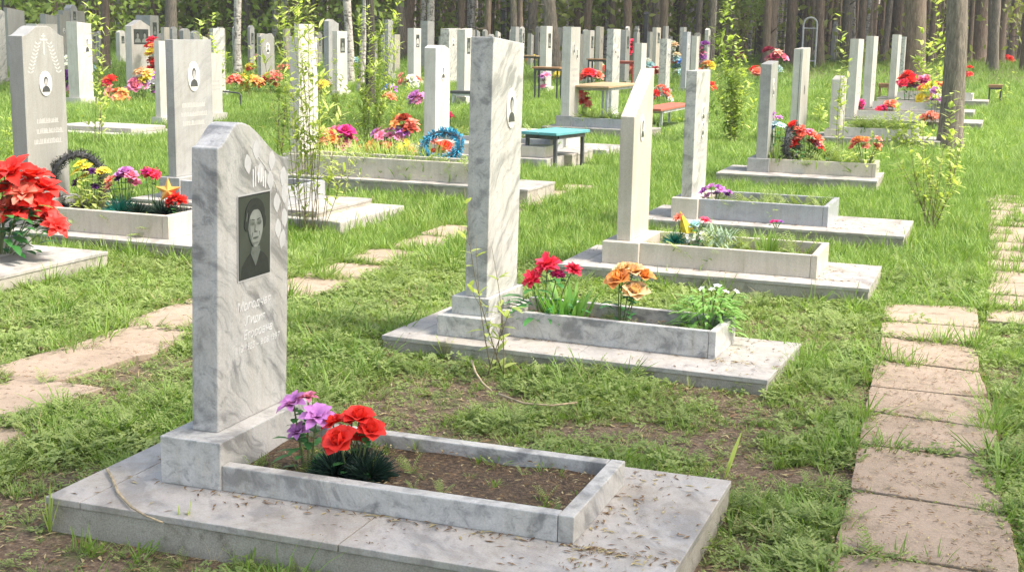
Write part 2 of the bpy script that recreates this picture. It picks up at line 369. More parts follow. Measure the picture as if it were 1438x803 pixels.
def grave(name,loc,yaw,label,stone=None,slab=None,plinths=(),kerb=None,mat='marble_pale',pm=None,km=None,cat='grave',group=GG,detail=2,soil=True,sidemat=None):
    """all numbers relative to loc; stone=(x0,x1,y0,y1,z0,z1,shape,e,lx,ly)"""
    root=empty(name,loc,yaw,label,cat,group); pm=pm or mat; km=km or mat
    bv=.004 if detail>1 else 0
    ca,sa=math.cos(yaw),math.sin(yaw)
    if slab:
        x0,x1,y0,y1,z=slab
        mb=MB(); mb.box(x0+.006,x1-.006,y0+.006,y1-.006,-.06,z-.022); mb.build('base_slab',M[sidemat or 'concrete'],root,bevel=bv)
        mb=MB()
        if detail>1:   # cladding in plates with fine joints
            xs=[x0,x0+.115,x1-.30,x1]; 
            xs=[x0,x0+.13,x0+(x1-x0)*.52,x1] if detail>1 else [x0,x1]
            for a,b in zip(xs,xs[1:]): mb.box(a+.0015,b-.0015,y0,y1,z-.022,z)
        else: mb.box(x0,x1,y0,y1,z-.022,z)
        mb.build('slab_cladding',M['clad'],root,bevel=.003 if bv else 0)
        EXCL.append((loc[0],loc[1],yaw,x0,x1,y0,y1)); SLABTOPS.append((loc,yaw,(x0,x1,y0,y1),z,kerb,plinths[0] if plinths else None))
    for p in plinths:
        mb=MB(); mb.box(*p); mb.build('plinth',M[pm],root,bevel=bv)
        if not slab: EXCL.append((loc[0],loc[1],yaw,p[0],p[1],p[2],p[3]))
    hs=None
    if stone:
        x0,x1,y0,y1,z0,z1,shape,e,lx,ly=stone
        mb=MB(); mb.prism(profile(shape,y0,y1,z0,z1,e),x0,x1,lx,ly); hs=mb.build('headstone',M[mat],root,bevel=.005 if detail>1 else .004)
    if kerb:
        x0,x1,y0,y1,z0,z1,th=kerb
        for k in ((x0,x1-th-.0015,y0,y0+th,z0,z1),(x0,x1-th-.0015,y1-th,y1,z0,z1),(x1-th,x1,y0,y1,z0,z1+.001)):
            mb=MB(); mb.box(*k); mb.build('kerb_board',M[km],root,bevel=bv)
        if soil:
            n=14; mb=MB(); X=np.linspace(x0+.002,x1-th+.01,n); Y=np.linspace(y0+th-.01,y1-th+.01,8)
            zt=z0+(z1-z0)*.45
            v=[(x,y,zt+.02*mnoise.noise((x*5+loc[0],y*5+loc[1],3))) for y in Y for x in X]
            mb.add(v,[(j*n+i,j*n+i+1,(j+1)*n+i+1,(j+1)*n+i) for j in range(7) for i in range(n-1)])
            mb.build('soil_bed',M['soil'],root,smooth=True); BEDS.append((loc,yaw,(x0+.03,x1-th-.02,y0+th,y1-th),zt))
            if not slab: EXCL.append((loc[0],loc[1],yaw,x0,x1,y0,y1))
    return root,hs
def rel(loc,yaw,p):
    d=Vector(p)-Vector(loc); c,s=math.cos(yaw),math.sin(yaw)
    return Vector((c*d.x+s*d.y,-s*d.x+c*d.y,d.z))

# --- first grave (foreground)
L1=(-2.449,3.414,0); 
S1=(.059,.153,.093,.536,.326,1.237,'wave',.072,.017,.012)
g1,h1=grave('grave',L1,.0093,'grey veined marble grave in front with dark portrait panel and carved birch leaves',
  S1,(-.251,1.695,-.251,.747,.170),[(0,.2195,0,.60,.170,.326)],(.2195,1.379,.007,.562,.170,.252,.048),'marble_streak')
XF=L1[0]+S1[1]
def face1(px,py):   # point on the face of the first headstone, local (y,z), following its lean
    z=.9
    for _ in range(4):
        X=XF+.017*(z-.326)/.95; p=on_x(px,py,X); z=p.z
    q=rel(L1,.0093,p); return q.y,q.z
def leanx(z,base=S1[1]): return base+.017*(z-.326)/(1.309-.326)
def facemesh(name,polys,mats,off,th=.0012):
    """polys: list of (material index, [(y,z)..], layer)"""
    mb=MB()
    for mi,pl,ly in polys:
        mb.cur=mi; n=len(pl); o=off+ly*.0007
        a=[(leanx(z)+o-th,y,z) for y,z in pl]; b=[(leanx(z)+o,y,z) for y,z in pl]
        ar=sum(pl[i][0]*pl[(i+1)%n][1]-pl[(i+1)%n][0]*pl[i][1] for i in range(n))
        idx=list(range(n)) if ar>0 else list(range(n-1,-1,-1))
        mb.add(a+b,[tuple(n+i for i in idx)]+[(i,(i+1)%n,n+(i+1)%n,n+i) for i in range(n)])
    return mb.build(name,mats,h1)
c=[face1(335,274),face1(380,271),face1(379,384.5),face1(334,393)]
y0=(c[0][0]+c[3][0])/2; y1=(c[1][0]+c[2][0])/2; zt=(c[0][1]+c[1][1])/2; zb=(c[2][1]+c[3][1])/2
PW,PH=y1-y0,zt-zb
def pq(u,v): return (y0+u*PW,zb+v*PH)
def ell(cu,cv,ru,rv,n=26,a0=0,a1=2*PI): return [pq(cu+ru*math.cos(a0+(a1-a0)*k/n),cv+rv*math.sin(a0+(a1-a0)*k/n)) for k in range(n)]
port=[(0,[pq(-.02,-.015),pq(1.02,-.015),pq(1.02,1.015),pq(-.02,1.015)],0),
 (5,[pq(0,0),pq(1,0),pq(1,1),pq(0,1)],.6),
 (4,[pq(.02,.02),pq(.98,.02),pq(.98,.98),pq(.02,.98)],1.2),
 (1,[pq(.06,.02),pq(.10,.16),pq(.26,.26),pq(.36,.30),pq(.66,.31),pq(.80,.26),pq(.93,.18),pq(.96,.02)],2),     # dress
 (2,[pq(.36,.30),pq(.40,.36),pq(.63,.36),pq(.67,.31),pq(.52,.13)],3),                                           # neckline
 (1,ell(.505,.745,.265,.185),3.6),(1,ell(.30,.655,.085,.085),3.7),(1,ell(.72,.655,.08,.085),3.7),                # hair
 (2,[pq(.26,.70),pq(.29,.77),pq(.33,.80),pq(.30,.74),pq(.28,.68)],4.1),
 (3,[pq(.515+.195*math.cos(t)*(1-.16*max(0,-math.sin(t))),.595+.215*math.sin(t)) for t in [2*PI*k/28 for k in range(28)]],4.6), # face
 (2,[pq(.335,.70),pq(.39,.71),pq(.37,.62),pq(.375,.54),pq(.42,.45),pq(.49,.395),pq(.44,.40),pq(.375,.46),pq(.335,.55)],5.0),   # shaded cheek
 (1,[pq(.325,.70),pq(.36,.76),pq(.46,.80),pq(.57,.80),pq(.66,.765),pq(.71,.69),pq(.72,.80),pq(.52,.86),pq(.32,.80)],5.2),
 (2,ell(.43,.652,.068,.030),5.3),(2,ell(.605,.652,.066,.030),5.3),
 (1,[pq(.36,.685),pq(.43,.700),pq(.49,.686),pq(.49,.680),pq(.43,.690)],5.6),(1,[pq(.55,.686),pq(.61,.700),pq(.67,.685),pq(.61,.690),pq(.55,.680)],5.6),
 (4,ell(.433,.648,.034,.012),5.8),(4,ell(.603,.648,.034,.012),5.8),(3,ell(.425,.652,.008,.005),6.2),(3,ell(.597,.652,.008,.005),6.2),
 (2,[pq(.49,.64),pq(.51,.64),pq(.505,.575),pq(.53,.552),pq(.48,.556),pq(.475,.575)],5.6),(1,ell(.495,.552,.016,.006),5.9),(1,ell(.54,.552,.014,.006),5.9),
 (2,ell(.515,.482,.075,.018),5.5),(4,[pq(.435,.497),pq(.515,.488),pq(.595,.497),pq(.515,.474)],6.2),(2,ell(.515,.425,.07,.010),5.5),
 (2,[pq(.42,.55),pq(.435,.55),pq(.42,.50),pq(.41,.50)],5.6),(2,[pq(.605,.55),pq(.62,.55),pq(.63,.50),pq(.62,.50)],5.6),
 (2,[pq(.41,.385),pq(.62,.385),pq(.63,.365),pq(.52,.345),pq(.40,.365)],4.2)]
_cy,_cz=pq(.51,.60); port=[(m_,[(_cy+(a-_cy)*1.17,_cz+(b-_cz)*1.07) for a,b in pl_] if ly_>=3.5 else pl_,ly_) for m_,pl_,ly_ in port]
facemesh('portrait_panel',port,[M['etch_soft'],M['p_dark'],M['p_mid'],M['p_light'],M['panel'],M['p_dark']],.003)
# carved birch leaves and candle strokes
lv=[]
def leafpoly(px,py,w,h,ang=0):
    cy,cz=face1(px,py); k=.0021
    a=[(0,-1),(.55,-.55),(.9,-.05),(.75,.45),(.35,.8),(0,1.0),(-.35,.8),(-.75,.45),(-.9,-.05),(-.55,-.55)]
    return [(cy+(x*w*math.cos(ang)-z*h*math.sin(ang))*.5,cz+(x*w*math.sin(ang)+z*h*math.cos(ang))*.5) for x,z in a]
for px,py,ang in [(361,211,.1),(383,226,-.1),(349,231,.2),(367,243,.0),(381,254,.1),(399,248,-.2),(390,285,.05),(401,273,.1),(392,321,.0),(401,306,.1),(398,336,-.3)]:
    lv.append((0,leafpoly(px,py,.048,.068,ang),0))
for px,pa,pb in [(356.5,238,263),(360,234,262),(364,242,257),(371,248,262),(374,240,264),(368.5,236,255)]:
    a=face1(px,pa);b=face1(px,pb); lv.append((1,[(a[0]-.0022,a[1]),(a[0]+.0022,a[1]),(b[0]+.0022,b[1]),(b[0]-.0022,b[1])],.2))
pts=[(352,205),(372,232),(388,258),(397,290),(399,345)]
for (ax,ay),(bx,by) in zip(pts,pts[1:]):
    a=face1(ax,ay);b=face1(bx,by); lv.append((0,[(a[0]-.0015,a[1]),(a[0]+.0015,a[1]),(b[0]+.0015,b[1]),(b[0]-.0015,b[1])],.1))
facemesh('leaf_carving',lv,[M['etch_soft'],M['etch']],.0012)
# lettering
def text(body,cy,cz,width,xoff,parent,mat,shear=.25,name='inscription',X=None,size=.05):
    cu=bpy.data.curves.new('lettering','FONT'); cu.body=body; cu.align_x='CENTER'; cu.size=size; cu.extrude=.0006; cu.shear=shear; cu.resolution_u=2
    o=bpy.data.objects.new('lettering',cu); C.objects.link(o); bpy.context.view_layer.update()
    me=bpy.data.meshes.new_from_object(o.evaluated_get(bpy.context.evaluated_depsgraph_get())); bpy.data.objects.remove(o)
    xs=[v.co.x for v in me.vertices]; k=width/(max(xs)-min(xs)); kz=min(k*1.0,1.2)
    X=X or leanx
    for v in me.vertices:
        x,y,z=v.co; Z=cz+y*kz; v.co=(X(Z)+xoff+z,cy+x*k,Z)
    me.materials.clear(); me.materials.append(mat); me.name=name
    q=bpy.data.objects.new(name,me); C.objects.link(q); q.parent=parent; return q
for body,(ax,ay),(bx,by) in [('Молодчая',(333,441),(381,423)),('Лидия',(344,460),(373,446)),('Егоровна',(342,478),(383,462)),('1.12.1925 – 9.08.1997',(329,498),(393,475))]:
    a=face1(ax,ay); b=face1(bx,by); text(body,(a[0]+b[0])/2,(a[1]+b[1])/2,abs(b[0]-a[0]),.0008,h1,M['etch_text'],size=.048 if '1' not in body else .034)

# --- second grave
L2=(-2.5564,5.8484,0)
S2=(.111,.228,.081,.47,.332,1.585,'slope',.03,.013,.004)
g2,h2=grave('grave',L2,-.036,'tall pale veined marble grave with oval portrait on a stepped double plinth',
  S2,(-.242,1.664,-.125,.66,.1385),[(0,.283,0,.575,.1385,.242),(.051,.25,.058,.50,.242,.332)],(.283,1.361,.14,.535,.1385,.268,.034),'marble_pale',km='marble_streak')
def face(L,yaw,Sx,px,py):
    z=.9
    for _ in range(4):
        X=L[0]+Sx[1]; p=on_x(px,py,X); z=p.z
    q=rel(L,yaw,p); return q.y,q.z
cy,cz=face(L2,-.036,S2,712,152)
medallion(h2,S2[1]+.008,cy,cz,.060,.098)
# --- third grave
L3=(-2.373,8.044,0); S3=(.072,.164,.075,.538,.317,1.104,'rise',.295,0,0)
g3,h3=grave('grave',L3,.009,'cream marble grave with a steeply slanted top, just beyond the orange flowers',
  S3,(-.2425,1.681,-.166,.70,.176),[(0,.239,0,.615,.176,.317)],(.239,1.348,.032,.607,.176,.317,.04),'marble_warm',pm='marble_warm',km='marble_warm')
cy,cz=face(L3,.009,S3,902,180); medallion(h3,S3[1],cy,cz,.05,.085)
# --- fourth grave
L4=(-2.4756,10.291,0); S4=(.057,.144,.086,.583,.348,1.345,'flat',0,0,0)
g4,h4=grave('grave',L4,0,'flat topped pale marble stone with a blue grey empty flower box',
  S4,(-.26,1.813,-.173,.785,.187),[(0,.212,0,.69,.187,.348)],(.212,1.223,.05,.72,.187,.345,.04),'marble_pale',pm='marble_warm',km='marble_blue')
for z in (1.06,.93):
    medallion(h4,S4[1],.36,z-.05,.052,.075)
scribble(h4,S4[1],.18,.5,.62,.8,3)
# --- fifth grave
L5=(-2.6456,14.412,0); S5=(.084,.202,.057,.54,.327,1.3365,'rise',.03,0,0)
g5,h5=grave('grave',L5,.019,'slim grey marble grave with a black wreath and red flowers behind its cream kerb',
  S5,(-.277,1.404,-.306,.70,.182),[(0,.237,0,.6,.182,.327)],(.237,1.357,.053,.56,.182,.327,.04),'marble_grey',pm='marble_grey',km='marble_warm')
medallion(h5,S5[1],.26,1.08,.06,.1)

# --- graves placed by the base of the front corner of their stone
def fit_stone(xl,xm,xr,ytop,ybase,dz):
    B=at(xm,ybase,dz); a=on_y(xl,ybase,B.y); b=on_x(xr,ybase,B.x)
    t=max(.05,B.x-a.x); w=min(.9,max(.25,b.y-B.y)); d=ray(xm,ytop); k=(B.x)/d.x if abs(B.x)>abs(B.y)*.3 else B.y/d.y
    k=B.y/d.y; zt=H+d.z*k
    return B,t,w,zt
ALLST=[]
def far_stone(xl,xm,xr,ytop,ybase,shape,e,mat,label,feat=None,dz=.15,plinth=True,kerb=None,slab=None,name='grave',yaw=0,kz=.3,km=None,pm=None,sz=.15,cat='grave',detail=1,group=GG):
    B,t,w,zt=fit_stone(xl,xm,xr,ytop,ybase,dz)
    slab=(kerb is not None) if slab is None else slab
    gz=ground_z(B.x,B.y); loc=(B.x-t,B.y,gz); z0=B.z-gz; zt-=gz
    if zt-z0<.35: zt=z0+.35
    pl=[(-.06,t+.06,-.05,w+.05,sz if slab else -.05,z0)] if plinth else []
    kx=t+.06 if plinth else t
    kb=(kx,kx+kerb,-.03,w+.03,sz if slab else -.03,kz,.05) if kerb else None
    sl=(-.25,kx+(kerb or .2)+.35,-.2,w+.2,sz) if slab else None
    if not plinth and not slab: z0=-.05
    g,h=grave(name,loc,yaw,label,(0,t,0,w,z0,zt,shape,e,0,0),sl,pl,kb,mat,pm,km,cat,group,detail)
    hh=zt-z0
    if feat:
        for ft in feat.split('+'):
            if ft=='oval': medallion(h,t,w*.5,zt-hh*.27,w*.15,w*.22)
            elif ft=='twin': medallion(h,t,w*.32,zt-hh*.24,w*.13,w*.2); medallion(h,t,w*.68,zt-hh*.30,w*.13,w*.2)
            elif ft=='panel': darkpanel(h,t,w*.3,w*.75,zt-hh*.36,zt-hh*.12)
            elif ft=='pair': darkpanel(h,t,w*.12,w*.9,zt-hh*.30,zt-hh*.05,True)
            elif ft=='photo':
                mb=MB(); mb.box(t-.003,t+.004,w*.5,w*.82,zt-hh*.42,zt-hh*.18); mb.cur=1; bust(mb,t+.0046,w*.66,zt-hh*.30,w*.14,hh*.11,(2,1,2)); mb.build('portrait_plate',[M['enamel'],M['enamel_grey'],M['enamel_dark']],h)
            elif ft=='text': scribble(h,t,w*.18,w*.85,z0+hh*.28,z0+hh*.55,3)
            elif ft=='low': scribble(h,t,w*.12,w*.9,z0+hh*.36,z0+hh*.56,3)
    return g,h,loc,t,w,zt
FS=far_stone
# left foreground grave with its stone outside the frame
CL=at(152,353,.11); 
gl,_=grave('grave',(CL.x-1.95,CL.y-1.0,ground_z(CL.x,CL.y)),0,'grave at the left edge, its kerb overflowing with big red flowers',(.15,.25,.25,.72,.26,1.25,'flat',0,0,0),(0,1.95,0,1.0,.11),[(.1,.32,.2,.8,.11,.26)],(.32,1.52,.2,.79,.11,.20,.045),'marble_grey',km='marble_grey')
# left graves
def left_grave(corner,L_,yl,label,xl,xm,xr,ytop,ybase,shape,e,mat,km):
    pass
gA,hA,locA,tA,wA,ztA=FS(22,42,99,51,282,'ogee',.07,'marble_dull','broad dull grey stone at left with ogee top, carved cross, leaf sprays and oval portrait',None,dz=.30,sz=.11,kerb=1.12,kz=.27,km='marble_warm',pm='marble_dull',detail=2)
hh=ztA-.3
medallion(hA,tA,wA*.5,.3+hh*.71,wA*.15,wA*.20)
mb=MB(); zc=.3+hh*.99
mb.box(tA-.002,tA+.0015,wA*.5-.006,wA*.5+.006,zc-.12,zc+.03); mb.box(tA-.002,tA+.0014,wA*.5-.04,wA*.5+.04,zc-.02,zc-.008); mb.box(tA-.002,tA+.0013,wA*.5-.02,wA*.5+.02,zc+.008,zc+.016)
for s in (-1,1):
    for k in range(9):
        cy=wA*.5+s*(.06+.011*k); cz=zc-.05-.025*k
        for q in (-1,1): mb.add([(tA+.0012,cy,cz),(tA+.0012,cy+q*.028-.0*s,cz+.012),(tA+.0012,cy+q*.03,cz+.024),(tA+.0012,cy+q*.006,cz+.012)],[(0,1,2,3) if q>0 else (3,2,1,0)])
mb.build('carving',M['etch_dim'],hA)
scribble(hA,tA,wA*.13,wA*.92,.3+hh*.33,.3+hh*.52,3)
gB,hB,locB,tB,wB,ztB=FS(237,248,301,56,249,'flat',.0,'marble_grey','square grey stone with oval portrait rising right behind the carved leaf headstone','oval+low',dz=.32,kerb=1.0,km='marble_blue',detail=2)
FS(219,226,240,58,165,'flat',0,'marble_white','white stone mostly hidden at the left side of the square grey stone',None)
FS(284,291,313,73,160,'slope',.05,'marble_white','white stone with a carved figure peeking out right of the square grey stone','low')
FS(296,301,317,40,128,'flat',0,'marble_pale','pale stone topped by a sapling, above the carved figure stone',None)
FS(97,112,132,31,138,'slope',.03,'marble_white','white narrow stone with a rectangular photo, right of the ogee topped stone','photo')
FS(178,187,213,37,122,'gable',.14,'marble_white','white gabled stone with a black double portrait','pair+text')
FS(193,213,225,22,103,'flat',0,'marble_grey','grey slab stone standing right behind the gabled double portrait stone','panel')
FS(60,68,84,20,112,'slope',.05,'marble_dull','wide dull grey stone far left, behind the narrow photo stone',None)
FS(81,87,98,21,104,'flat',0,'marble_dull','dull stone with tiny oval, between the wide dull stone and the photo stone','oval')
FS(40,55,84,34,120,'flat',0,'marble_white','pale stone whose top shows just over the ogee topped stone',None)
FS(-14,-2,11,17,110,'arch',.05,'marble_pale','pale round topped stone cut by the left edge of the frame',None)
FS(9,14,38,11,96,'slope',.08,'marble_dull','grey stone far back at upper left behind a dark post',None)
g,h,loc,t,w,zt=FS(85,92,134,15,96,'ogee',.0,'marble_dull','wide low grey family stone with an arched middle in the back left',None,plinth=False)
mb=MB(); mb.prism(profile('arch',w*.3,w*.62,.2,zt+.06,.1),-.02,t+.03); mb.build('centre_panel',M['marble_grey'],h)
darkpanel(h,t+.03,w*.42,w*.54,zt-.25,zt-.02)
FS(363,367,386,52,112,'arch',.07,'marble_dull','grey round topped stone left of the leafy sapling clump','oval')
FS(408,421,447,52,216,'flat',0,'marble_white','tall white stone behind the sapling clump, at the head of the long cream kerb','twin',dz=.34,kerb=2.05,kz=.34,km='marble_warm',pm='marble_warm',detail=2)
FS(414,420,442,34,128,'flat',0,'marble_white','white stone peeking over the tall white stone behind the sapling clump',None)
FS(455,462,476,30,118,'wave',.05,'marble_grey','grey wavy topped stone behind the white stone with a dark panel','oval')
FS(467,474,488,44,128,'flat',0,'marble_white','white stone with dark upright panel just left of the birch trunks','panel')
FS(540,545,552,28,104,'flat',0,'marble_grey','narrow grey stone between the willow shoots in the back',None)
FS(572,581,591,40,114,'flat',0,'marble_white','white stone with round photo above a dark panel, left of the chamfered white stone','panel+oval')
FS(590,600,609,30,95,'flat',0,'marble_grey','grey stone in shade beside a dark post in the back',None)
FS(595,611,631,64,205,'chamfer',.055,'marble_white','white stone with chamfered top and small oval behind the blue wreath','oval',kerb=1.5,km='marble_blue',detail=2)
FS(618,630,642,41,112,'slope',-.02,'marble_pale','pale grey stone with oval, behind red flowers and right of the chamfered stone','oval')
FS(641,652,662,42,136,'rise',.03,'marble_white','white stone with a long dark panel, left of the tall veined marble grave','panel')
FS(716,723,728,38,112,'flat',0,'marble_grey','sliver of grey stone just right of the tall veined marble grave',None)
FS(757,766,774,37,122,'flat',0,'marble_white','white stone with dark panel behind the brown table','panel')
FS(787,799,812,38,163,'flat',0,'marble_white','white stone with two ovals and dark grey kerb behind the turquoise bench','twin+low',dz=.32,kerb=.95,km='marble_blue',pm='marble_grey',detail=2)
FS(810,814,818,48,108,'flat',0,'marble_dull','dull sliver of stone just right of the two oval stone',None)
FS(818,827,833,43,112,'flat',0,'marble_white','white stone with dark panel and red flowers at its foot','panel')
FS(835,841,846,38,105,'flat',0,'marble_warm','cream stone behind the yellow table, left of the stone with twin ovals','oval')
FS(849,858,868,41,160,'flat',0,'marble_pale','pale stone with twin ovals whose base shows under the yellow table','twin')
FS(869,877,883,43,114,'flat',0,'marble_grey','grey stone with dark panel beside the wine red flowers','panel')
FS(889,899,906,61,128,'flat',0,'marble_white','white stone whose top shows over the slanted top','text')
FS(888,893,897,46,96,'cross',.2,'marble_dull','small stone topped with a cross far behind the slanted top',None)
FS(907,911,915,45,103,'flat',0,'marble_dull','dull stone between a dark post and a slim panel stone',None)
FS(914,920,926,39,100,'flat',0,'marble_warm','slim cream grey stone with a dark panel in the back row','panel')
FS(924,934,940,55,126,'flat',0,'marble_pale','pale stone with oval standing behind the red bench','oval')
FS(929,933,937,37,92,'flat',0,'marble_dull','dull stone top showing over the pale stone behind the red bench',None)
FS(955,962,967,45,124,'flat',0,'marble_blue','blue grey stone with long dark oval near white and blue flowers','oval')
FS(969,976,980,51,116,'flat',0,'marble_white','bright narrow stone right of the blue grey stone',None)
# right hand row beyond the fifth grave
g,h,loc,t,w,zt=FS(1108,1121,1131,69,192,'rise',.02,'marble_white','cream double stone with a groove down its side behind the black wreath',None,plinth=False,detail=2)
mb=MB(); mb.box(t*.72,t*.76,-.004,.01,.2,zt); mb.build('groove',M['enamel_dark'],h)
mb=MB(); oval(mb,t,w*.45,zt-.62,.03,.07,.004); mb.build('portrait_medallion',M['enamel_dark'],h)
FS(1164,1177,1185,112,182,'gable',.05,'marble_white','short white stone with peaked top on a square plinth',None,dz=.26,kerb=1.1,km='marble_white',pm='marble_warm',detail=2)
FS(1187,1199,1207,55,166,'flat',0,'marble_white','tall white stone behind the short peaked stone','text',kerb=1.9,km='marble_white')
FS(1210,1221,1230,51,152,'flat',0,'marble_white','tall white stone just beyond, between the magenta blooms','text',kerb=1.7,km='marble_white')
FS(1247,1256,1260,49,138,'flat',0,'marble_white','slim white stone by the brown stool with flowers at its foot',None,kerb=1.7,km='marble_white')
FS(1259,1267,1272,52,120,'flat',0,'marble_pale','pale slim stone in front of the thick pine',None)
rf=random.Random(14); FARLAB='plain pale stone in the far rows before the wood'
usedx=[]
for k in range(400):
    if len(usedx)>=62: break
    x=rf.choice([rf.uniform(380,1000),rf.uniform(0,380),rf.uniform(560,1000)]); 
    if any(abs(x-q)<6.5 for q in usedx): continue
    usedx.append(x); wpx=rf.uniform(6,11); yb=rf.uniform(80,100); yt=rf.uniform(38,52)
    FS(x-wpx*.55,x,x+wpx*(.35 if x>600 else .9),yt,yb,rf.choice(['flat','flat','slope','arch','gable','ogee']),.06,rf.choice(['marble_white','marble_pale','marble_grey','marble_dull','marble_warm']),FARLAB,rf.choice([None,'panel','oval']),group='small far headstones',plinth=False)
# dark metal steles
for i,(xl,xm,xr,yt,yb,lab) in enumerate([(607,610,613,17,84,'dark metal post beside the shaded grey stone'),(701,705,709,18,82,'dark metal post behind the tall veined marble grave'),
   (900,905,909,21,100,'broad dark obelisk behind the white stone over the slanted top'),(1115,1120,1124,22,84,'rusty dark post beside the arched iron gate'),(1228,1230,1232,22,80,'thin dark post right of the tall white stones'),(8,9,11,0,100,'thin dark post in the upper left corner')]):
    B,t,w,zt=fit_stone(xl,xm,xr,yt,yb,0); gz=ground_z(B.x,B.y)
    r=empty('grave_post',(B.x,B.y,gz),0,lab,'grave post'); s=max(.05,t)
    mb=MB(); mb.box(-s/2,s/2,-s/2,s/2,-.05,zt-gz); mb.build('post',M['black'],r)
    mb=MB(); mb.prism([(-s*.65,zt-gz),(-s*.65,zt-gz+.02),(0,zt-gz+.09),(s*.65,zt-gz+.02),(s*.65,zt-gz)],-s*.65,s*.65); mb.build('cap',M['black'],r)
# flat slabs in the grass
P=at(405,308,.1);Q=at(548,287,.1); A=at(478,312,.1)
r=empty('grave_slab',(A.x-1.5,A.y,ground_z(A.x,A.y)),0,'low bare concrete grave slab in the grass behind the leaf carved headstone','grave slab')
mb=MB(); mb.box(0,1.5,0,Q.y-A.y,-.05,.1); mb.build('slab',M['slabgrey'],r,bevel=.01); EXCL.append((A.x-1.5,A.y,0,0,1.5,0,Q.y-A.y))
A=at(183,190,.06); B_=at(221,177,.06)
r=empty('grave_slab',(A.x-1.7,A.y,ground_z(A.x,A.y)),0,'stepped pale grave slab lying in the lawn left of the square grey stone','grave slab')
mb=MB(); mb.box(0,1.75,0,1.35,-.05,.06); mb.build('slab',M['slabgrey'],r,bevel=.01); mb=MB(); mb.box(.1,1.5,.3,1.15,.06,.13); mb.build('upper_slab',M['slabgrey'],r,bevel=.01)
EXCL.append((A.x-1.7,A.y,0,0,1.75,0,1.35))
A=at(768,224,.12)
r=empty('grave_slab',(A.x-1.9,A.y,ground_z(A.x,A.y)),0,'pale slab and kerb under the turquoise bench, behind the tall veined grave','grave slab')
mb=MB(); mb.box(0,1.9,0,.95,-.05,.12); mb.build('slab',M['clad'],r,bevel=.008); mb=MB(); mb.box(.2,1.82,.15,.5,.12,.25); mb.build('kerb_block',M['marble_warm'],r,bevel=.008); EXCL.append((A.x-1.9,A.y,0,0,1.9,0,.95))
A=at(852,211,.12)
r=empty('grave_slab',(A.x-1.9,A.y,ground_z(A.x,A.y)),0,'pale slab with a white kerb block just right of the turquoise bench','grave slab')
mb=MB(); mb.box(0,1.9,0,.95,-.05,.12); mb.build('slab',M['clad'],r,bevel=.008); mb=MB(); mb.box(.2,1.3,.15,.75,.12,.3); mb.build('kerb_block',M['marble_white'],r,bevel=.008); EXCL.append((A.x-1.9,A.y,0,0,1.9,0,.95))
SHADE=[(4.6,1.4,9.5,1.0),(3.6,4.2,9.0,.9),(2.2,-.9,8,.9),(6.6,4.4,10.0,1.0),(6.0,2.2,9.8,.9),(-1.0,8.6,0,0)][:-1]
HAZE=.0008
SUN_E,SKY_E,EXPO=2.2,.15,1.8
# ------------------------------------------------------------------ paths
PATHQ=[]     # quads kept (mostly) free of grass
def paver(parent,q,z=.035,th=.09):
    cx=sum(p[0] for p in q)/4; cy=sum(p[1] for p in q)/4
    PATHQ.append([(p[0],p[1]) for p in q]); z+=ground_z(cx,cy)-.012
    tx,ty=random.uniform(-.008,.008),random.uniform(-.008,.008)
    f=lambda p:z+(p[0]-cx)*tx+(p[1]-cy)*ty
    pts=[]
    for i in range(4):       # slightly worn, uneven edges
        a=Vector((q[i][0],q[i][1])); b=Vector((q[(i+1)%4][0],q[(i+1)%4][1])); nr=Vector((-(b-a).y,(b-a).x)).normalized()
        for k in range(6):
            t=k/6; w=a.lerp(b,t)
            w=w+nr*(.006*mnoise.noise((w.x*9,w.y*9,5))+(.006 if k==0 else 0))
            if k==0: w=w+(Vector((cx,cy))-w).normalized()*random.choice([0,0,.006,.035])
            pts.append(w)
    n=len(pts); top=[(p.x,p.y,f(p)) for p in pts]; bot=[(p.x,p.y,f(p)-th) for p in pts]
    mb=MB(); mb.add(top+bot,[tuple(range(n))]+[(i,n+i,n+(i+1)%n,(i+1)%n) for i in range(n)])
    return mb.build('paving_slab',M['paver'],parent,bevel=.004)
pr=tag(empty('path',(0,0,0)),'path of worn square concrete slabs leading away at the right','path',None,'structure')
ed=[((390,82),(633,88)),((380,126),(640,146)),((378,168),(636,192)),((364,229),(640,262)),((350,300),(668,332)),((336,365),(690,413)),((320,452),(664,494)),((297,572),(716,636)),((253,730),(755,806)),((205,930),(800,1030))]
ed=[(at(1038+a/1.898,380+b/1.898,.035),at(1038+c/1.898,380+d/1.898,.035)) for (a,b),(c,d) in ed]
for (a,b),(c,d) in zip(ed,ed[1:]):
    g=.012; dy=Vector((c.x-a.x,c.y-a.y)).normalized()*g; ey=Vector((d.x-b.x,d.y-b.y)).normalized()*g
    paver(pr,[(c.x-dy.x,c.y-dy.y),(d.x-ey.x,d.y-ey.y),(b.x+ey.x,b.y+ey.y),(a.x+dy.x,a.y+dy.y)])
pr2=tag(empty('path',(0,0,0)),'second stretch of slab path continuing beyond the first at right','path',None,'structure')
ys=[271,276,281,286,292,299,306,314,324,335,347,361,375,391,409,428,447]
for i,(a,b) in enumerate(zip(ys,ys[1:])):
    A=at(1386+random.uniform(-2,2),b,.03); B_=at(1386,a,.03); x0=A.x; x1=x0+.62+random.uniform(-.03,.03)
    paver(pr2,[(x0,A.y+.012),(x1,A.y+.012),(x1,B_.y-.012),(x0+.01,B_.y-.012)],.03)
pl=tag(empty('path',(0,0,0)),'slab path winding through the grass at left','path',None,'structure')
LP=[(-75,622,.5),(16,556,.5),(82,507,.48),(190,474,.5),(254,441,.48),(335,414,.5),(428,399,.48),(486,378,.48),(540,357,.46),(598,338,.46),(640,322,.46),(700,295,.44),(742,284,.44),(776,270,.44),(806,262,.44)]
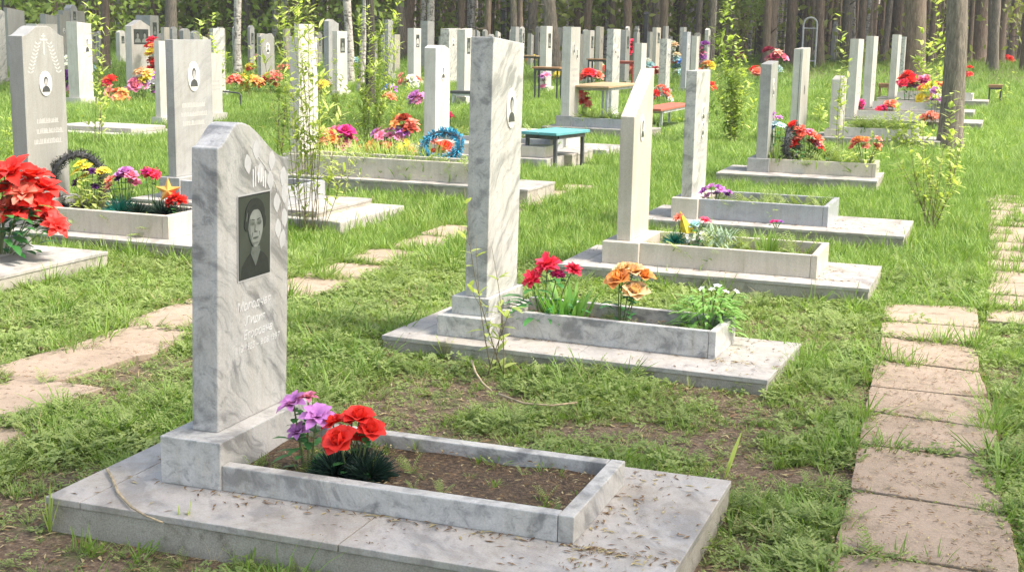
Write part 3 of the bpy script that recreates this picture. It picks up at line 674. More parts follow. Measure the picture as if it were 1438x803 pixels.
for px,py,w in LP:
    p=at(px,py,.02); a=random.uniform(-.06,.06); h=w*.44; l=.30*random.uniform(.95,1.06); ca,sa=math.cos(a),math.sin(a)
    paver(pl,[(p.x+ca*x-sa*y,p.y+sa*x+ca*y) for x,y in ((-h,-l),(h,-l),(h,l),(-h,l))],.02)


# ------------------------------------------------------------------ flowers
BL={}
def petal(mb,M4,L_,W,open_,curl,nseg=4,ruf=0):
    rows=[]
    for i in range(nseg+1):
        t=i/nseg; w=W*math.sin(PI*min(1,t*.82+.12))**.8*(1 if t<1 else .55)
        a=open_+curl*t*t; 
        if i==0: c=Vector((0,0,0)); 
        else: c=rows[-1][3]+Vector((math.sin(a),0,math.cos(a)))*L_/nseg
        up=Vector((-math.cos(a),0,math.sin(a)))
        rz=ruf*random.uniform(-1,1)*t
        rows.append((c+Vector((0,-w,0))+up*(w*.35+rz),c+up*rz*.5,c+Vector((0,w,0))+up*(w*.35-rz),c))
    v=[M4@p for r in rows for p in r[:3]]
    mb.add(v,[(i*3+k,i*3+k+1,i*3+k+4,i*3+k+3) for i in range(nseg) for k in range(2)])
def blossom_mesh(kind,col):
    key=(kind,col)
    if key in BL: return BL[key]
    mb=MB(); rnd=random.Random(hash(kind)%1000); st=random.getstate(); random.seed(len(kind)*31+len(col))
    rz=lambda a:Matrix.Rotation(a,4,'Z')
    core=None
    if kind=='lily':
        for lay,(n,o,L_,w) in enumerate([(6,R(66),1.0,.27),(6,R(44),.88,.25),(5,R(22),.6,.18),(4,R(8),.4,.12)]):
            for k in range(n): petal(mb,rz(2*PI*k/n+lay*.6+random.uniform(-.12,.12)),L_*random.uniform(.9,1.08),w,o+random.uniform(-.12,.12),R(45),4,.04)
    elif kind=='rose':
        for lay,(n,o,L_,w) in enumerate([(5,R(58),.95,.5),(5,R(42),.9,.48),(4,R(26),.8,.42),(4,R(12),.7,.34),(3,R(2),.6,.25)]):
            for k in range(n): petal(mb,rz(2*PI*k/n+lay*.7)@Matrix.Translation((.10,0,0)),L_*random.uniform(.9,1.08),w,o,R(38 if lay<2 else -20),4,.05)
    elif kind=='carnation':
        for k in range(46):
            o=math.acos(1-random.random()*.95); petal(mb,rz(2.39996*k),random.uniform(.75,1.0),.22,o,R(25),3,.10)
    elif kind=='daisy':
        for k in range(14): petal(mb,rz(2*PI*k/14),1,.17,R(74),R(18),3,.03)
        for k in range(9): petal(mb,rz(2*PI*k/9+.2),.55,.15,R(40),R(18),3,.03)
    elif kind=='small':
        for k in range(5): petal(mb,rz(2*PI*k/5),1,.42,R(55),R(25),2,.05)
        for k in range(3): petal(mb,rz(2*PI*k/3+.5),.7,.3,R(22),R(10),2,.05)
    random.setstate(st)
    o=mb.build('blossom',flowermat(col),None,smooth=True); me=o.data; bpy.data.objects.remove(o); BL[key]=me; return me
def leaf_blade(mb,base,d,L_,w,droop=.5,n=3):
    d=Vector(d).normalized(); s=d.cross(Vector((0,0,1)));
    if s.length<.05: s=Vector((1,0,0))
    s.normalize(); p=Vector(base); rows=[]
    for i in range(n+1):
        t=i/n; ww=w*math.sin(PI*(t*.86+.1))*.5
        rows+= [p-s*ww,p+s*ww]
        d=(d+Vector((0,0,-droop/n))).normalized(); p=p+d*L_/n
    mb.add(rows,[(2*i,2*i+1,2*i+3,2*i+2) for i in range(n)])
def bouquet(loc,flowers,label,leaves=20,leafmat_='plasticleaf',leafL=.10,leafW=.035,name='artificial_flowers',cat='flowers',group=None,leaf_r=None,leaf_h=None,rnd=None):
    """flowers: (dx,dy,dz,r,kind,colour) relative to loc (which is at the soil)"""
    rnd=rnd or random.Random(len(label)*17+len(flowers))
    root=empty(name,loc,0,label,cat,group)
    fol=MB(); stm=MB()
    cx=sum(f[0] for f in flowers)/len(flowers); cy=sum(f[1] for f in flowers)/len(flowers); cz=sum(f[2] for f in flowers)/len(flowers)
    for dx,dy,dz,r,kind,col in flowers:
        tip=Vector((dx,dy,dz)); base=Vector((cx*.4+dx*.25,cy*.4+dy*.25,-.02))
        d=(Vector((dx-cx,dy-cy,abs(dz)*.25+.05))).normalized(); d=(d+Vector((-.05,-.45,.35))).normalized()
        mid=base.lerp(tip,.55)+Vector((0,0,dz*.08))
        stm.tube([base,mid,tip-d*r*.2],[.0035,.003,.003],5)
        q=Vector((0,0,1)).rotation_difference(d)
        o=linkmesh('blossom',blossom_mesh(kind,col),root,loc=tip-d*r*.25,scl=r*(1.15 if kind!='carnation' else 1.0)); o.rotation_euler=(q.to_matrix()@Matrix.Rotation(rnd.random()*6,3,'Z')).to_euler()
        for k in range(3):
            a=rnd.random()*2*PI; leaf_blade(fol,mid.lerp(tip,.2+.6*rnd.random()),(math.cos(a),math.sin(a),.5),leafL*.8,leafW,.8)
    lr=leaf_r or .05; lh=leaf_h or cz*.6
    for k in range(leaves):
        a=rnd.random()*2*PI; r=lr*math.sqrt(rnd.random()); p=Vector((cx*.6+r*math.cos(a),cy*.6+r*math.sin(a),lh*rnd.random()))
        leaf_blade(fol,p,(math.cos(a),math.sin(a),.2+.8*rnd.random()),leafL*rnd.uniform(.7,1.3),leafW*rnd.uniform(.8,1.2),.9)
    stm.build('stem',M['stem'],root); 
    if fol.v: fol.build('foliage',M[leafmat_],root)
    return root
def P3(px,py,ref):   # the point seen at px,py on the vertical plane through ref that faces the camera
    d=ray(px,py); n=Vector((fw.x,fw.y,0)).normalized(); return EYE+d*((Vector(ref)-EYE).dot(n)/d.dot(n))
def bq(base,fl,label,**k):
    """base: world point; fl: (px,py,r_px,kind,colour[,depth shift])"""
    base=Vector(base); s=depth(base)/F; out=[]
    for f in fl:
        p=P3(f[0],f[1],base); q=p-base; ds=f[5] if len(f)>5 else random.uniform(-.5,.5)*f[2]*s
        out.append((q.x-fw.x*0+fw.x*ds,q.y+fw.y*ds,max(.03,q.z),f[2]*s,f[3],f[4]))
    return bouquet(base,out,label,**k)
def ring(c,r_out,r_in,label,mat,axis_yaw,name='wreath',n=900,tilt=0,squash=1.25):
    """tinsel wreath: a ring standing on its edge"""
    root=empty(name,c,0,label,'wreath'); rnd=random.Random(5)
    mid=(r_out+r_in)/2; th=(r_out-r_in)/2; rm=Matrix.Rotation(axis_yaw,4,'Z')@Matrix.Rotation(tilt,4,'X')
    pos=lambda a:Vector((math.cos(a)*mid,0,math.sin(a)*mid*squash+mid*squash+th*.6))
    mb=MB(); mb.tube([rm@pos(2*PI*k/28) for k in range(29)],th*.45,6,False); mb.build('hoop',M['darkpaint'],root)
    mb=MB()
    for k in range(n):
        a=rnd.random()*2*PI; p=pos(a); v=Vector((rnd.gauss(0,1),rnd.gauss(0,1),rnd.gauss(0,1))).normalized()
        s=v.orthogonal().normalized()*th*.09; q=p+v*th*rnd.uniform(.9,1.25); p0=p+v*th*.2
        mb.add([rm@(p0-s),rm@(p0+s),rm@(q+s*.6),rm@(q-s*.6)],[(0,1,2,3)])
    mb.build('tinsel',M[mat],root); return root
def tuftball(parent,c,r,n,mat,rnd,flat=.8,name='foliage'):
    mb=MB()
    for k in range(n):
        v=Vector((rnd.gauss(0,1),rnd.gauss(0,1),abs(rnd.gauss(0,1))*flat)).normalized(); s=v.orthogonal().normalized(); s.rotate(Matrix.Rotation(rnd.random()*3,3,v)); s*=r*.032
        p=Vector(c)+v*r*.15; q=Vector(c)+v*r*rnd.uniform(.7,1.1)
        mb.add([p-s,p+s,q+s*.4,q-s*.4],[(0,1,2,3)])
    return mb.build(name,M[mat],parent)

z1=.205
b=at(440,655,z1)
B1=Vector((-2.02,3.62,z1))
r=bq(B1,[(409,566,24,'lily','lilac',.02),(447,579,25,'lily','lilac',-.03),(418,604,18,'lily','lilac',.0),(430,560,15,'lily','pink',.04)],'three lilac artificial lilies with green leaves at the foot of the carved leaf headstone',leaves=26,leafL=.06,leafW=.028,leaf_r=.05,leaf_h=.14)
B1b=Vector((-1.86,3.60,z1))
r=bq(B1b,[(478,612,24,'rose','red',-.04),(503,588,22,'rose','red',.03),(521,603,20,'rose','red',.0),(490,594,20,'rose','red',.05),(463,598,17,'rose','red',.04),(508,616,16,'rose','red',.02)],'bright red artificial roses in dark tinsel at the foot of the carved leaf headstone',leaves=8,leafL=.05,leafW=.025,leaf_r=.07)
rr_=random.Random(3)
for dx,dy in ((-.05,-.02),(.06,0),(0,.05)): tuftball(r,(dx,dy,.015),.092,620,'darkneedle',rr_,.6)
# grave 2
z2=.2
b2=Vector((-2.13,6.12,z2))
r=bq(b2,[(745,389,18,'carnation','crimson',-.02),(768,369,22,'carnation','crimson',.0),(783,385,13,'carnation','magenta',.02),(806,377,15,'carnation','crimson',.01)],'crimson artificial carnations with broad green leaves beside the stepped plinth',leaves=40,leafL=.13,leafW=.035,leaf_r=.12,leaf_h=.12)
b2=Vector((-1.78,6.20,z2))
r=bq(b2,[(868,390,19,'rose','orange',-.02),(889,381,18,'rose','peach',.02),(891,406,18,'rose','peach',-.04),(904,386,15,'rose','orange',.0),(875,379,15,'rose','peach',.04)],'bunch of orange and peach artificial roses in the middle of the flower box',leaves=20,leafL=.08,leafW=.03,leaf_r=.06)
b2=Vector((-1.34,6.27,z2))
r=bq(b2,[(985,405,5,'small','white'),(1008,402,6,'small','white'),(1020,410,5,'small','white'),(1034,409,5,'small','white'),(970,420,5,'small','white'),(1000,406,5,'small','white')],'bright green plant with tiny white flowers at the end of the flower box',leaves=260,leafmat_='fresh',leafL=.075,leafW=.02,leaf_r=.13,leaf_h=.17,name='garden_plant',cat='plant')
# grave 3
b3=Vector((-1.93,8.20,.24))
r=bq(b3,[(952,305,9,'lily','coral'),(991,309,9,'lily','crimson'),(975,316,10,'rose','lightblue'),(969,331,11,'carnation','white'),(986,330,10,'carnation','white'),(978,343,9,'carnation','white')],'white, blue and coral artificial posy with a teal tuft on the cream marble grave',leaves=10,leafL=.07,leaf_r=.06)
mb=MB(); a=rel(b3,0,P3(955,296,b3)); b_=rel(b3,0,P3(966,327,b3)); mb.add([a,b_+Vector((-.05,0,0)),b_+Vector((.05,.02,0)),b_+Vector((0,-.03,0))],[(0,1,3),(0,3,2),(0,2,1)]); mb.build('paper_cone',flowermat('yellow'),r)
tuftball(r,rel(b3,0,P3(948,341,b3)),.085,300,'tealneedle',rr_)
b3=Vector((-1.70,8.30,.24))
r=empty('garden_plant',b3,0,'grey green bushy plant beside the white and blue posy','plant'); mb=MB()
for k in range(150):
    a=random.random()*6.28; q=Vector((random.gauss(0,.06),random.gauss(0,.06),random.random()*.14)); leaf_blade(mb,q,(math.cos(a),math.sin(a),1.2),.08,.012,.4)
mb.build('foliage',M['greyleaf'],r)
def grassclump(loc,h,n,r,label,mat='grass',name='grass_clump',w=.007):
    o=empty(name,loc,0,label,'grass clump'); mb=MB()
    for k in range(n):
        a=random.random()*6.28; q=Vector((r*.5*math.cos(a)*random.random(),r*.5*math.sin(a)*random.random(),0)); leaf_blade(mb,q,(math.cos(a)*.35,math.sin(a)*.35,1),h*random.uniform(.6,1.1),w,.5,4)
    mb.build('blades',M[mat],o); return o
grassclump((-1.36,8.30,.24),.20,70,.12,'upright green grass clump inside the cream kerb')
grassclump((-1.35,10.95,.26),.16,60,.12,'dark green grass clump in the blue grey flower box')
grassclump((-1.98,6.14,.19),.22,60,.26,'clump of green tulip leaves between the crimson and orange flowers','fresh',w=.022)
b4=Vector((-2.18,10.50,.27))
r=bq(b4,[(988,268,8,'small','violet'),(998,262,7,'small','lilac'),(1006,272,7,'small','violet'),(1012,266,8,'small','lilac'),(1020,273,7,'small','purple'),(994,275,7,'small','lilac'),(1025,270,6,'small','violet'),(1008,262,6,'small','violet')],'small purple and lilac flowers by the blue grey flower box',leaves=8,leafL=.04)
r=bq(at(1091,317,.19),[(1084,314,4,'small','magenta'),(1090,313,5,'small','magenta'),(1097,314,4,'small','violet')],'fallen magenta blooms on the slab before the blue grey flower box',leaves=3,leafL=.03)
# grave 5
G5=Vector((-2.25,14.75,.25))
r=bq(Vector((-2.36,14.8,.25)),[(1083,160,8,'lily','violet'),(1094,165,7,'lily','lilac'),(1088,172,8,'daisy','lightblue'),(1097,175,7,'daisy','lightblue'),(1083,178,7,'daisy','blue')],'tall violet and light blue bunch between slim grey stone and black wreath',leaves=30,leafL=.09,leaf_r=.06,leaf_h=.35)
ring(Vector((-2.22,14.72,.25)),.25,.125,'black tinsel wreath seen edge on beside the slim grey stone','blackneedle',R(80),squash=1.0)
fl=[]
for k in range(26):
    u=random.random(); fl.append((1112+u*42,186+random.uniform(-13,16)*(1-u*.4)+u*12,random.uniform(6,9),random.choice(['lily','rose']),random.choice(['coral','salmon','salmon','red','pink' if u>.4 else 'red','white' if u>.75 else 'coral'])))
r=bq(Vector((-1.98,14.75,.25)),fl,'big heap of coral, red and pink flowers beside the black wreath',leaves=30,leafL=.08,leaf_r=.2)
fl=[(1196+random.random()*44,200+random.uniform(-7,9),random.uniform(4.5,6.5),'rose',random.choice(['coral','salmon','orange'])) for k in range(13)]
r=bq(at(1216,232,.25),fl,'low cluster of salmon red flowers before the short peaked stone',leaves=40,leafL=.09,leaf_r=.25,leafmat_='sapleaf')
# left edge: big red flowers
zE=.155+ground_z(CL.x,CL.y); bE=Vector((CL.x-.62,CL.y-.56,zE))
fl=[(20,236,33,'lily','red'),(58,262,30,'lily','red'),(8,262,30,'lily','red'),(40,245,30,'lily','red'),(60,285,28,'lily','red'),(30,290,30,'lily','red'),(46,303,28,'lily','red'),(5,240,28,'lily','red'),(12,285,26,'lily','coral'),(88,312,19,'lily','red',-.1),(-20,262,30,'lily','red'),(-15,300,30,'lily','red'),(38,268,26,'lily','coral'),(66,300,22,'lily','red')]
r=bq(bE,fl,'large mass of bright red lilies over dark green leaves at the left edge',leaves=130,leafL=.12,leafW=.05,leaf_r=.26,leaf_h=.30)
# left grave A
zA=.24; base=Vector((locA[0]+tA+.30,locA[1]+.30,zA))
ring(Vector((locA[0]+tA+.14,locA[1]+.36,zA)),.228,.128,'shaggy black wreath leaning on the broad dull grey stone','blackneedle',R(38),n=1300,squash=1.15)
fl=[(112,228,10,'daisy','yellow'),(106,240,9,'daisy','yellow'),(122,232,9,'daisy','yellow'),(118,246,9,'daisy','yellow'),(140,240,9,'daisy','yellow'),(106,256,9,'carnation','purple'),(130,240,8,'carnation','purple'),(133,261,8,'carnation','purple'),(121,238,7,'carnation','purple'),(148,238,8,'daisy','yellow')]
r=bq(base,fl,'yellow daisies with dark purple blooms in front of the shaggy black wreath',leaves=60,leafmat_='sapleaf',leafL=.09,leafW=.03,leaf_r=.1,leaf_h=.22)
fl=[(155,252,10,'lily','coral'),(168,247,12,'rose','lilac'),(180,247,13,'rose','pink'),(188,256,10,'rose','pink'),(165,250,8,'carnation','purple'),(176,240,10,'rose','lilac'),(152,262,9,'lily','salmon'),(186,246,10,'rose','pink')]
r=bq(base+Vector((.30,.0,0)),fl,'pink and lilac flowers over a dark green tuft next to the yellow daisies',leaves=12,leafL=.06)
tuftball(r,(-.02,-.05,.04),.14,500,'tealneedle',rr_); tuftball(r,(.12,-.03,.04),.11,300,'darkneedle',rr_)
r=bq(base+Vector((.50,.05,0)),[(211,244,15,'carnation','crimson'),(204,240,9,'carnation','magenta'),(219,246,9,'carnation','crimson')],'single crimson carnation on a tall stem',leaves=12,leafL=.07,leafW=.025,leaf_h=.1)
bS=base+Vector((.72,.02,0))
r=bq(bS,[(247,276,13,'carnation','red',-.02),(240,282,11,'carnation','red',-.02),(256,280,11,'carnation','red',-.02)],'round red carnation bunch on dark tinsel below the golden star',leaves=4,leafL=.05)
tuftball(r,(-.12,0,.03),.14,500,'darkneedle',rr_); tuftball(r,(.06,0,.02),.1,300,'darkneedle',rr_)
pS=P3(236,268,bS); s=depth(bS)/F
st=empty('star_ornament',bS,0,'golden five pointed star standing among the red carnations','star')
mb=MB(); q=pS-bS
pts=[(math.sin(2*PI*k/10)*(19 if k%2==0 else 8)*s,math.cos(2*PI*k/10)*(19 if k%2==0 else 8)*s) for k in range(10)]
rx=Vector((rt0.x,rt0.y,0)); nn=Vector((-fw.x,-fw.y,0)).normalized()
v=[q+rx*a+Vector((0,0,b_)) for a,b_ in pts]+[q+nn*.02,q-nn*.02]
mb.add(v,[((i+1)%10,i,10) for i in range(10)]+[(i,(i+1)%10,11) for i in range(10)]); mb.build('star',M['gold'],st)
mb=MB(); mb.tube([(q.x*.9,q.y*.9,-.02),q-nn*.012],.004,5); mb.build('stake',M['stem'],st)
# generic clusters: (x0,x1,y0,y1, base px y, n, r_px, kinds, colours, label)
def cluster(x0,x1,y0,y1,yb,n,rp,kinds,cols,label,dz=0.0,leaves=14,lm='plasticleaf',base=None):
    rnd=random.Random(int(x0*3+y0)); B=base or at((x0+x1)/2,yb,dz); s=depth(B)/F; fl=[]
    for k in range(n):
        u=(k+.5)/n; fl.append((x0+(x1-x0)*(u+rnd.uniform(-.5,.5)/n),rnd.uniform(y0,y1),rp*rnd.uniform(1.05,1.55),rnd.choice(kinds),rnd.choice(cols),rnd.uniform(-.12,.12)))
    W=(x1-x0)*s/2
    return bq(B,fl,label,leaves=leaves,leafL=min(.16,rp*s*1.6),leafW=min(.05,rp*s*.6),leaf_r=max(.05,W),leafmat_=lm,rnd=rnd)
Lr=['lily','rose']
CLs=[
 (468,492,178,204,222,8,9,['rose'],['magenta','pink'],'bright pink roses behind the sapling clump on the long cream kerb',.2,10),
 (428,470,178,208,222,12,7,Lr,['orange','peach','coral'],'pale orange flowers half hidden by sapling shoots left of the bright pink roses',.2,10),
 (522,574,180,196,222,14,6.5,['daisy','lily'],['lilac','violet','pink'],'row of lilac flowers in the middle of the long cream kerb',.2,14),
 (552,582,166,186,222,9,7.5,Lr,['darkred','coral','orange'],'dark red and rust flowers rising above the lilac row',.2,14),
 (495,590,198,213,222,22,5.5,['small','lily'],['orange','yellow','coral'],'low yellow and orange flowers along the long cream kerb',.2,40),
 (594,632,196,217,228,10,6.5,Lr,['red','crimson','salmon'],'small red roses tucked into the blue wreath',.2,18),
 (575,600,122,145,158,7,7,['daisy','rose'],['pink','lilac','magenta'],'pink and lilac flowers behind the chamfered white stone',0,18),
 (538,552,132,142,155,4,6,['lily'],['orange','coral'],'orange flowers at the foot of the birch trunks',0,10),
 (540,552,116,124,150,3,6,['lily'],['blue','violet'],'small blue flowers between willow shoots',0,6),
 (558,590,104,120,126,7,6,Lr,['salmon','coral','white'],'salmon flowers by the stone with round photo and dark panel',0,10),
 (618,634,154,166,185,4,6,Lr,['magenta','crimson'],'magenta blooms just right of the chamfered white stone',0,10),
 (632,642,62,92,112,6,6,Lr,['crimson','darkred'],'tall dark red flowers between two grey stones left of the tall veined grave',0,10),
 (655,664,86,120,128,5,7,Lr,['red','salmon'],'red flowers touching the dark panel stone at the dark bench',0,8),
 (812,842,100,110,128,10,6,Lr,['red','crimson','coral'],'red flowers spread behind the yellow table',0,14),
 (813,828,122,146,168,9,6,['lily'],['red','coral'],'two tiered bright red flowers under the left end of the yellow table',.2,14),
 (763,778,86,92,97,4,5,Lr,['salmon','coral'],'small salmon bunch on the brown table',0,4),
 (780,788,100,108,118,4,5,['daisy'],['orange','yellow'],'orange flowers below the brown table',0,6),
 (738,757,78,84,92,6,4,['daisy'],['orange','yellow'],'orange flowers on the far table behind the tall veined grave',0,6),
 (832,848,87,93,99,5,4,['daisy'],['yellow','orange','white'],'yellow flowers on the far dark table',0,6),
 (872,888,90,104,118,8,5,Lr,['red','coral'],'heap of red flowers left of the slanted top',0,10),
 (880,890,52,78,100,7,5,Lr,['wine','darkred','crimson'],'wine red tall flowers beside the grey panel stone',0,8),
 (903,914,84,92,118,5,5,Lr,['white','lightblue'],'white flowers in the back row behind the slanted top',0,8),
 (914,942,120,140,146,14,5,Lr,['red','coral','white','white'],'red and white flowers lying on the red bench',0,10),
 (916,926,95,104,116,4,5,Lr,['crimson','darkred'],'crimson flowers left of the pale oval stone',0,8),
 (942,952,60,82,118,6,5,Lr,['white','peach'],'tall white flowers left of the blue grey stone',0,10),
 (946,956,80,96,118,6,5,Lr,['blue','lightblue'],'blue flowers at the foot of the tall white flowers',0,8),
 (980,990,60,86,118,7,5,Lr,['violet','lilac','pink'],'violet flowers between narrow stone and leafy bush',0,8),
 (988,998,86,96,116,4,5,Lr,['orange','yellow'],'orange and yellow flowers in front of the leafy bush',0,6),
 (994,1002,118,126,142,3,5,Lr,['red'],'small red flowers at the right of the flat topped stone',0,6),
 (1076,1100,60,88,112,12,5,Lr,['salmon','pink','wine','coral'],'pink and wine red flowers hanging high at the forest edge',0,16),
 (1058,1070,92,106,132,6,5,Lr,['coral','salmon','red'],'coral flowers just left of the slim grey stone top',0,12),
 (1199,1210,140,153,166,6,5,['carnation'],['magenta','wine'],'wine red ball of flowers between the two tall white stones',.1,12),
 (1231,1243,145,158,168,6,5,['carnation'],['magenta','crimson'],'magenta flowers right of the tall white stones',.1,8),
 (1245,1258,143,151,168,5,5,Lr,['red','coral'],'red flowers next to the magenta blooms at right',.1,8),
 (1265,1285,103,118,150,10,6,Lr,['red','crimson'],'tall red flowers in front of the thick pine',.1,14),
 (1278,1306,110,124,150,12,6,Lr,['magenta','violet','pink'],'magenta and violet flowers before the thick pine',.1,14),
 (1290,1326,118,138,154,12,6,Lr,['orange','peach','coral','yellow'],'orange and peach flowers left of the leaning pine trunk',.1,20),
 (1310,1326,124,146,160,7,5,Lr,['lilac','violet','white'],'pale lilac flowers touching the leaning pine trunk',.1,8),
 (1296,1320,159,167,176,9,5,Lr,['orange','coral'],'low orange flowers left of the leaning pine trunk',.1,12),
 (1356,1364,94,106,124,4,5,Lr,['red'],'red flowers just right of the leaning pine trunk',0,6),
 (1408,1420,80,86,92,4,4,Lr,['orange','red'],'orange flowers near the iron fence at far right',0,4),
 (144,158,108,122,140,5,7,['carnation'],['red','crimson'],'round red ball of flowers left of the gabled double portrait stone',0,16),
 (152,176,124,138,146,8,7,['lily'],['coral','orange','salmon'],'coral lilies low before the gabled double portrait stone',0,12),
 (178,200,112,124,142,7,7,['daisy','rose'],['lilac','pink'],'lilac flowers before the gabled double portrait stone',0,12),
 (192,210,98,112,142,8,7,['lily'],['orange','yellow','peach'],'yellow and orange lilies at the foot of the gabled stone',0,10),
 (209,222,52,72,132,7,6,Lr,['red','orange','crimson'],'upright red and orange flowers right of the gabled stone',0,10),
 (208,218,62,82,134,7,6,['daisy'],['yellow','orange'],'yellow flowers in the upright bunch right of the gabled stone',0,6),
 (210,220,84,98,134,8,7,['carnation'],['red'],'red bundle below the yellow flowers right of the gabled stone',0,4),
 (213,224,102,130,146,9,5,['small'],['violet','lilac','white'],'violet spray of flowers left of the square grey stone',0,12),
 (94,104,102,122,142,7,7,Lr,['violet','purple','blue'],'purple and blue flowers between ogee topped and narrow photo stones',0,12),
 (98,108,116,130,146,5,6,Lr,['salmon','pink'],'salmon flowers below the purple bunch at left',0,8),
 (92,100,58,100,140,6,5,['small'],['white'],'white spray of flowers beside the narrow photo stone',0,12),
 (30,42,14,20,60,4,5,Lr,['red','darkred'],'dark red flowers far back at upper left',0,6),
 (322,336,106,120,134,5,7,['lily'],['red','coral'],'red flowers at left of the yellow lily row',0,10),
 (338,366,106,124,134,9,8,['lily'],['yellow','orange','yellow'],'row of yellow and orange lilies left of the sapling clump',0,16),
 (366,392,102,118,132,8,7,Lr,['red','orange','coral'],'red and orange flowers below the grey round topped stone',0,14),
 (446,458,114,126,140,5,6,['daisy'],['yellow','orange'],'yellow flowers right of the tall white stone behind saplings',0,10),
 (760,768,104,122,132,5,5,['small'],['pink','lilac'],'pink spray under the brown table',0,6),
 (672,680,170,178,186,0,0,[],[],'',0,0)]
tables_px={}
for c in CLs:
    if c[5]==0: continue
    cluster(*c[:10],dz=c[10],leaves=c[11])
for px_,py_ in [(462,226),(490,227),(505,226),(530,228),(548,227),(566,229),(585,229),(600,230)]:
    q=at(px_,py_,.235); o=grassclump(q+Vector((0,.12,0)),.26,46,.30,'leafy green clump growing inside the long cream kerb','sapleaf','leaf_clump'); tag(o,group='green clumps in the long cream kerb')
rq=random.Random(77)
for k in range(30):
    x=rq.choice([rq.uniform(560,1000),rq.uniform(20,560),rq.uniform(860,1100)]); y=rq.uniform(82,104); w_=rq.uniform(5,12); c3=rq.choice([['red','coral'],['pink','magenta','lilac'],['yellow','orange'],['white','lightblue'],['crimson','wine'],['orange','red','yellow']])
    B=at(x,y+8); bq_=cluster(x-w_/2,x+w_/2,y-4,y+4,y+8,rq.randint(3,6),5,Lr,c3,'small bright flowers laid in the far rows before the wood',0,8); tag(bq_,group='small flowers in the far rows')
# blue wreath lying tilted on the long kerb
ring(at(612,228,.25),.27,.15,'blue tinsel wreath leaning at the end of the long cream kerb','blueneedle',R(-8),n=1100,tilt=R(-35),squash=.75)

# ------------------------------------------------------------------ benches and tables
def table_px(name,label,cat,corners,legs,topmat,legmat,th=.03,planks=1,zt=None):
    """legs: list of (px_x, px_ybase); corners: px of the top's four corners (front left, front right, back right, back left)"""
    lp=[at(x,y) for x,y in legs]; c0=sum(lp,Vector())/len(lp); z0=c0.z
    d=ray(*corners[0]); 
    if zt is None: zt=.45
    top=[]
    for cpt in corners:
        d=ray(*cpt); k=(zt+z0-H)/d.z if abs(d.z)>.004 else 30; k=min(k,60); top.append(EYE+d*k)
    root=empty(name,c0,0,label,cat)
    q=[p-c0 for p in top]
    for i in range(planks):
        u0=i/planks+.008*(i>0); u1=(i+1)/planks-.008*(i<planks-1)
        a,b=q[0].lerp(q[3],u0),q[1].lerp(q[2],u0); c,d2=q[1].lerp(q[2],u1),q[0].lerp(q[3],u1)
        v=[a,b,c,d2]; v=[Vector((p.x,p.y,zt-th)) for p in v]+[Vector((p.x,p.y,zt)) for p in v]
        mb=MB(); mb.add(v,[(3,2,1,0),(4,5,6,7)]+[(i2,(i2+1)%4,4+(i2+1)%4,4+i2) for i2 in range(4)]); mb.build('tabletop' if cat=='table' else 'seat',M[topmat],root,bevel=.004)
    ctr=sum(q,Vector())/4
    fr=[Vector((ctr.x+(p.x-ctr.x)*.86,ctr.y+(p.y-ctr.y)*.86,0)) for p in q]
    mb=MB()
    for a,b in zip(fr,fr[1:]+fr[:1]):
        mb.tube([(a.x,a.y,zt-th-.022),(b.x,b.y,zt-th-.022)],.02,4)
    mb.build('frame',M[legmat],root)
    for p in fr:
        mb=MB(); mb.tube([(p.x,p.y,-.08),(p.x,p.y,zt-th)],.021,6); mb.build('leg',M[legmat],root)
    return root
def bench(name,label,cat,px,py,L_,W,zt,yaw,topmat,legmat,planks=1,th=.03):
    c=at(px,py); root=empty(name,c,yaw,label,cat); EXCL.append((c.x,c.y,yaw,-L_/2-.1,L_/2+.1,-W/2-.35,W/2+.1))
    for i in range(planks):
        y0=-W/2+i*W/planks; mb=MB(); mb.box(-L_/2,L_/2,y0+.004,y0+W/planks-.004,zt-th,zt); mb.build('tabletop' if cat=='table' else 'seat',M[topmat],root,bevel=.005)
    mb=MB()
    for x in (-L_*.40,L_*.40): mb.box(x-.02,x+.02,-W*.42,W*.42,zt-th-.05,zt-th-.002)
    for y in (-W*.42,W*.42): mb.box(-L_*.40+.022,L_*.40-.022,y-.012,y+.012,zt-th-.045,zt-th-.003)
    mb.build('frame',M[legmat],root)
    for x in (-L_*.40,L_*.40):
        for y in (-W*.38,W*.38):
            mb=MB(); mb.box(x-.018,x+.018,y-.018,y+.018,-.08,zt-th-.051); mb.build('leg',M[legmat],root)
    return root
bench('bench','turquoise two plank bench standing on the grass before a pale grave','bench',779,233,.86,.50,.43,R(80),'turq','darkpaint',2,.035)
bench('table','tall table with yellowish board top and grey legs behind the slanted stone','table',848,185,2.0,.72,.80,R(90),'wood_yellow','greypaint',1,.032)
bench('bench','low bench with red painted seat carrying red and white flowers','bench',934,177,2.5,.46,.37,R(90),'wood_red','greypaint',2,.04)
bench('table','brown topped table on thin dark legs behind the stone with two ovals','table',769,141,.66,.5,.77,R(5),'wood_brown','darkpaint',1,.04)
bench('table','far table with orange flowers on it, right of the tall veined grave','table',742,116,.6,.45,.75,0,'wood_yellow','darkpaint')
bench('table','far dark table with yellow flowers behind the stone with twin ovals','table',840,122,.6,.45,.75,0,'wood_brown','darkpaint')
bench('table','far dark red table under the heap of red flowers','table',877,126,.6,.45,.75,0,'wood_red','redpaint')
bench('bench','dark slatted bench on a pale block left of the tall veined grave','bench',650,147,.50,.36,.30,R(10),'darkpaint','greypaint',2,.06)
bench('stool','small brown stool on dark legs standing alone on the lawn at right','stool',1396,146,.32,.3,.46,0,'wood_brown','darkpaint',1,.07)
bench('stool','brown stool beside the slim white stone','stool',1241,140,.28,.28,.40,0,'wood_brown','wood_brown',1,.06)
